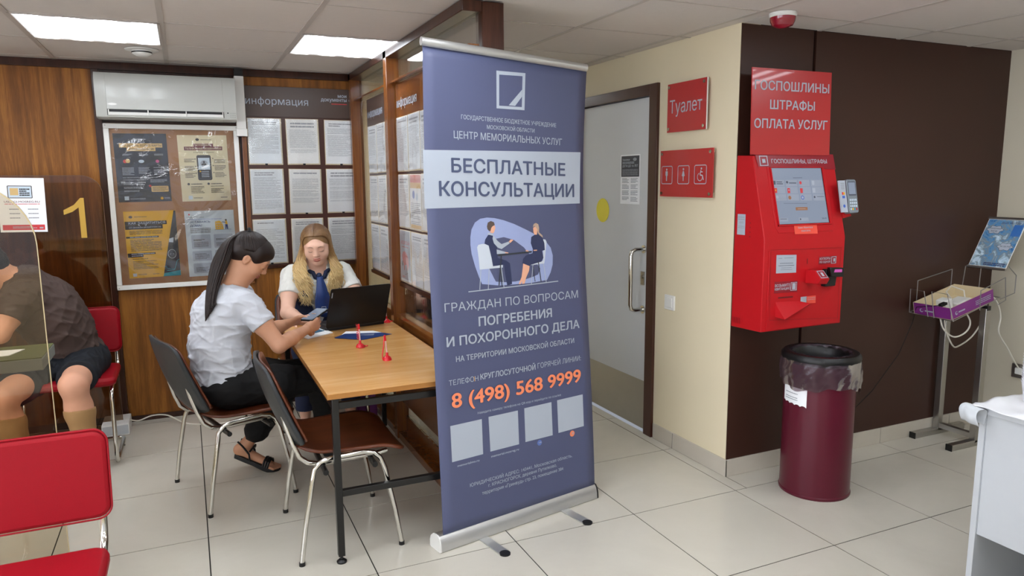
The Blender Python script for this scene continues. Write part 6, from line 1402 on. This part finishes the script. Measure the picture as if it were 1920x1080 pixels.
T.cut((0, 0, .60), (0, 0, -1)); T.folds = foldf(14, .006, 70); _e2 = T.ev; n2 = [(bR*.47+eR*.53, (eR-bR)/np.linalg.norm(eR-bR)), (bL*.47+eL*.53, (eL-bL)/np.linalg.norm(eL-bL))]
def evB(P):
    d = _e2(P)
    for c_, n_ in n2: m = np.linalg.norm(P-c_, axis=1) < .115; d = np.where(m, np.maximum(d, (P-c_)@n_), d)
    nk = np.linalg.norm((P-A3((.738, 1.96, 1.02)))/A3((.055, .075, .075)), axis=1)-1; return np.maximum(d, -nk*.05)
T.ev = evB; sdf_obj('blouse', T, M['blouse'], w2, .0048)
T = Sdf(); torso2(T, .012); T.folds = foldf(15, .003, 60); _e3 = T.ev
def evV(P):
    d = _e3(P); x = P[:, 0]; z = P[:, 2]; y = P[:, 1]
    opening = (np.abs(x-.742)-(.01+np.clip((z-.66)*.42, 0, .2)))  # V-shaped opening, widening upwards
    d = np.where(y < 2.03, np.maximum(d, -opening), d)
    for sgn, xx in ((-1, .572), (1, .94)): d = np.maximum(d, (x-xx)*sgn)
    return np.maximum(d, .61-z)
T.ev = evV; vest = sdf_obj('vest', T, M['navy_cloth'], w2, .0048)
p = Print(quadfn((.85, 1.885, .80), Vector((1, .35, 0)).normalized(), Z), .012); p.frame(W_, .0, .0, .026, .03, .0035); p.line(W_, .004, [(.012, .002), (.024, .014)]); p.build('vest_emblem', vest)
T = Sdf()
for k in range(4):
    T.p.clear() if 0 else None
sc = MB(); col_ = [Vector((.742+.064*math.cos(a), 1.985+.07*math.sin(a), 1.005-.035*(-math.sin(a)+1)*.5+(-.03 if math.sin(a) < -.9 else 0))) for a in [math.pi*(.5+2*k/28) for k in range(28)]]
sc.tube(col_, .0135, 8, closed=True); sc.ball((.735, 1.905, .955), (.018, .014, .02), 12)
def tie(u, v):
    w_ = .016+.033*min(1, v*1.6); zz = .95-.235*v; xx = .737+.012*v+(2*u-1)*w_*(1-.0*v)
    yy = 1.895-.035*math.sin(min(1, v*2)*1.57)+.02*max(0, v-.5)+.006*math.cos(3*(2*u-1))*(-1); return (xx, yy, zz-(.018*(1-abs(2*u-1)) if v > .99 else 0))
ti = sc.build('neck_scarf', M['navy_cloth'], w2, smooth=60); MB().grid(tie, 10, 20).build('tie', M['tie'], w2, smooth=180, solid=.003)
p = Print(lambda u, v, d: Vector((.733+u, 1.861-d+.04*0, .722+v)), .006); p.frame(W_, .0, .018, .026, .044, .0035); p.line(W_, .004, [(.012, .02), (.025, .032)]); p.lines(W_, -.006, .034, .012, .006, 1, .7, 1, 0); p.build('tie_emblem', w2)
T = Sdf(); T.el((.745, 2.1, .55), (.195, .15, .11), None, .05)
for x, kx in ((.67, .60), (.82, .88)): T.chain([(x, 2.08, .545), (kx, 1.74, .535)], [.10, .075], .05); T.chain([(kx, 1.74, .52), (kx, 1.81, .16)], [.068, .06], .02)
T.cut((0, 0, .14), (0, 0, -1)); T.cut((0, 0, .655), (0, 0, 1)); sdf_obj('trousers', T, M['navy_cloth'], w2, .007)
m = MB()
for kx in (.60, .88): m.ball((kx, 1.80, .0), (.042, .125, .062), 18, half=True)
m.build('shoes', M['black_plastic'], w2)
hb = NT('blonde hair with darker roots'); tc = hb.n('ShaderNodeTexCoord'); sx_ = hb.n('ShaderNodeSeparateXYZ'); hb.l(tc.outputs['Object'], sx_.inputs[0])
nz_ = hb.noise(hb.coord(), 40, 3); ad = hb.n('ShaderNodeMath', operation='MULTIPLY_ADD'); hb.l(nz_, ad.inputs[0]); ad.inputs[1].default_value = .12; hb.l(sx_.outputs[2], ad.inputs[2])
mr = hb.n('ShaderNodeMapRange'); hb.l(ad.outputs[0], mr.inputs[0]); mr.inputs[1].default_value = .85; mr.inputs[2].default_value = 1.32
hb.l(hb.ramp(mr.outputs[0], [(.0, 'e2cc98'), (.4, 'd2b47c'), (.72, 'a07c50'), (1, '6a4c34')]), hb.b.inputs['Base Color']); hb.b.inputs['Roughness'].default_value = .42
T = Sdf(); el = lambda c, r, k=.012, sub=False: T.el(h2.w(c), A3(r)*1.02, R2, k, sub)
el((0, -.018, .03), (.083, .10, .088)); el((0, -.05, -.04), (.072, .06, .09), .04); el((0, .118, -.022), (.074, .09, .108), .012, True)
hr2 = sdf_obj('hair', T, hb.m, w2, .0045)
rd = random.Random(11); paths = []; rad = []
cx, cy, cz = h2.c
for k in range(620):
    sgn = -1 if k % 2 else 1; u = rd.random(); wv = rd.uniform(.006, .013); fr_ = rd.uniform(.7, 1.15); ph_ = rd.uniform(0, 6.28)
    # over the skull from the parting: great arc on the cap
    th0 = math.radians(38+95*u)                      # 38 = above forehead, 133 = back of the crown
    d0 = A3((0, math.cos(th0), math.sin(th0))); d1 = A3((sgn*.98, .42-.95*u, -.12)); pts = []
    for i in range(8):
        t_ = i/7; q = d0*(1-t_)+d1*t_+A3((sgn*.25*math.sin(math.pi*t_), 0, .25*math.sin(math.pi*t_))); q /= np.linalg.norm(q)
        pts.append(h2.w(A3((0, -.018, .03))+q*A3((.084, .101, .089))*(1.02+.03*t_*rd.random())))
    sd = 1 if pts[-1][0] > cx else -1; e = pts[-1]; out = rd.random()
    L = rd.uniform(.77, .90) if sd < 0 else rd.uniform(.80, .93); back = u > .62 and rd.random() < .5
    if back: mid = [(cx+sd*.085, cy+.06, 1.05), (cx+sd*.09, cy+.15, .95), (cx+sd*.08, cy+.17, .86)]
    else:
        fy = 1.885-.02*(1-u)+.03*out
        mid = [(cx+sd*(.074+.04*out), cy+.0+.03*u, 1.07), (cx+sd*(.082+.06*out), fy+.035, .995), (cx+sd*(.085+.065*out-.035*rd.random()), fy, (L+.98)/2), (cx+sd*(.075+.06*out-.05*rd.random()), fy+.005, L)]
    P_ = pts+bez([e]+mid, 26)[1:]; n_ = len(P_)
    for i in range(8, n_):
        t_ = (i-8)/(n_-8); am = wv*min(1, t_*2.2); P_[i] = P_[i]+A3((math.cos(ph_+i*fr_)*am, math.sin(ph_+i*fr_)*am*.8, 0))
    paths.append(P_); rad.append(rd.uniform(.0026, .0046))
locks(paths, rad, 'hair_locks', hb.m, hr2, 5, .25)
# ---------------------------------------------------------------- man at the left, leaning over the desk
S = Sdf(); mh = A3((-.63, 1.99, .57)); sR, sL = A3((-.80, 1.70, .955)), A3((-.86, 2.02, .985)); kn1, kn2 = A3((-.585, 1.60, .50)), A3((-.90, 1.58, .47)); an1, an2 = A3((-.555, 1.66, .09)), A3((-.86, 1.72, .09))
def torso3(S, g=0):
    S.el((-.63, 1.99, .565), (.165+g, .15+g, .115+g), None, .06); S.chain([(-.635, 1.97, .60), (-.665, 1.93, .74), (-.725, 1.88, .88), (-.79, 1.855, .975)], [.125+g, .135+g, .14+g, .10+g], .07)
    S.el((-.70, 1.90, .83), (.13+g, .175+g, .15+g), Rm, .06); S.chain([sR+A3((.03, .03, 0)), (-.80, 1.86, 1.01), sL], [.075+g, .07+g, .075+g], .06)
Rm = np.array(Matrix.Rotation(math.radians(-22), 3, 'Y')); torso3(S, -.004)
e1, e2 = A3((-.875, 1.60, .795)), A3((-1.12, 2.0, .85)); v1, v2 = A3((-1.13, 1.62, .88)), A3((-1.3, 1.85, .93))
for a, b, c in ((sR, e1, v1), (sL, e2, v2)): S.chain([a, a*.5+b*.5, b], [.06, .053, .044], .03); S.chain([b, b*.6+c*.4, c], [.045, .043, .028], .012)
R3 = frame(-78, 45, 0); h3 = Head((-.955, 1.80, 1.115), R3, 1.06, 1.06); h3.add(S, True, (A3((-.875, 1.83, 1.06)), A3((-.81, 1.86, 1.02))))
hand(S, v1, (-.95, .1, .05), (0, 0, 1), 1, (20, 20, 22, 25), 1.05, (20, 5)); hand(S, v2, (-.9, -.3, .0), (0, 0, 1), -1, (20, 20, 22, 25), 1.05, (20, 5))
for hp, kn, an in (((-.56, 1.95, .55), kn1, an1), ((-.73, 1.95, .55), kn2, an2)):
    S.chain([hp, kn], [.09, .066], .04); S.chain([kn, A3(kn)*.68+A3(an)*.32+A3((0, .015, 0)), an], [.062, .062, .037], .03); S.el(A3(kn)+A3((0, -.02, .012)), (.045, .03, .045), None, .03)
    S.rc(A3(an)+A3((0, .03, -.045)), A3(an)+A3((-.01, -.14, -.055)), .035, .03, .02)
w3 = sdf_obj('person', S, M['skin'], h=.005)
tag(w3, 'person in brown t-shirt and dark shorts sitting on a red chair, leaning to the left', 'person')
facebits(h3, S, w3, M['lips'], M['black_hair'])
T = Sdf(); torso3(T, .012)
for a, b in ((sR, e1), (sL, e2)): T.chain([a, a*.4+b*.6], [.078, .075], .04)
T.folds = foldf(24, .011, 50); _e4 = T.ev; n3 = [(sR*.42+e1*.58, (e1-sR)/np.linalg.norm(e1-sR)), (sL*.42+e2*.58, (e2-sL)/np.linalg.norm(e2-sL))]
def evM(P):
    d = _e4(P)
    for c_, n_ in n3: m = np.linalg.norm(P-c_, axis=1) < .13; d = np.where(m, np.maximum(d, (P-c_)@n_), d)
    nk = np.linalg.norm((P-A3((-.865, 1.835, 1.07)))/A3((.07, .075, .06)), axis=1)-1; d = np.maximum(d, -nk*.05)
    return np.maximum(d, (.545+.25*(P[:, 0]+.5)-P[:, 2])*.9)
T.ev = evM; sdf_obj('tshirt', T, M['brown_shirt'], w3, .0055)
T = Sdf(); T.el((-.63, 1.985, .555), (.18, .165, .11), None, .05)
for hp, kn in (((-.56, 1.95, .55), kn1), ((-.73, 1.95, .55), kn2)): T.chain([hp, A3(hp)*.3+A3(kn)*.7], [.112, .098], .06)
T.folds = foldf(25, .008, 50); T.cut((0, 1.685, 0), (0, -1, 0)); sdf_obj('shorts', T, M['shorts'], w3, .006)
T = Sdf()
for kn, an in ((kn1, an1), (kn2, an2)): T.chain([A3(kn)*.78+A3(an)*.22+A3((0, .01, 0)), A3(kn)*.62+A3(an)*.38+A3((0, .015, 0)), an], [.069, .0705, .045], .02)
T.cut((0, 1.6, .365), (0, .12, 1)); sdf_obj('stockings', T, M['sock'], w3, .0055)
m = MB()
for an in (an1, an2): m.ball((an[0]-.005, an[1]-.04, 0), (.05, .15, .085), 20, half=True)
m.build('shoes', M['black_plastic'], w3)
T = Sdf(); el = lambda c, r, k=.012, sub=False: T.el(h3.w(c), A3(r)*1.06, R3, k, sub)
el((0, -.02, .034), (.082, .099, .085)); el((0, .02, .06), (.07, .07, .05), .03); el((0, -.05, -.02), (.07, .055, .06), .03); el((0, .12, -.025), (.1, .075, .08), .01, True); [el((i*.095, .01, -.05), (.035, .05, .06), .01, True) for i in (-1, 1)]
T.folds = foldf(31, .004, 90); sdf_obj('hair', T, M['black_hair'], w3, .005)
# ---------------------------------------------------------------- dark coat over the chair behind the glass
T = Sdf(); T.el((1.315, 1.62, .76), (.045, .255, .09), None, .05); T.el((1.29, 1.62, .60), (.05, .26, .17), None, .06); T.chain([(1.32, 1.40, .82), (1.29, 1.37, .62), (1.28, 1.40, .45)], [.05, .055, .04], .05); T.chain([(1.32, 1.85, .82), (1.29, 1.87, .62), (1.28, 1.86, .42)], [.05, .055, .04], .05); T.el((1.35, 1.62, .80), (.05, .24, .06), None, .05)
T.folds = foldf(41, .022, 45, (.4, 1.4, .7)); co = center(sdf_obj('coat', T, M['coat'], None, .007)); tag(co, 'dark brown coat hanging over a chair back behind the glass partition', 'coat')
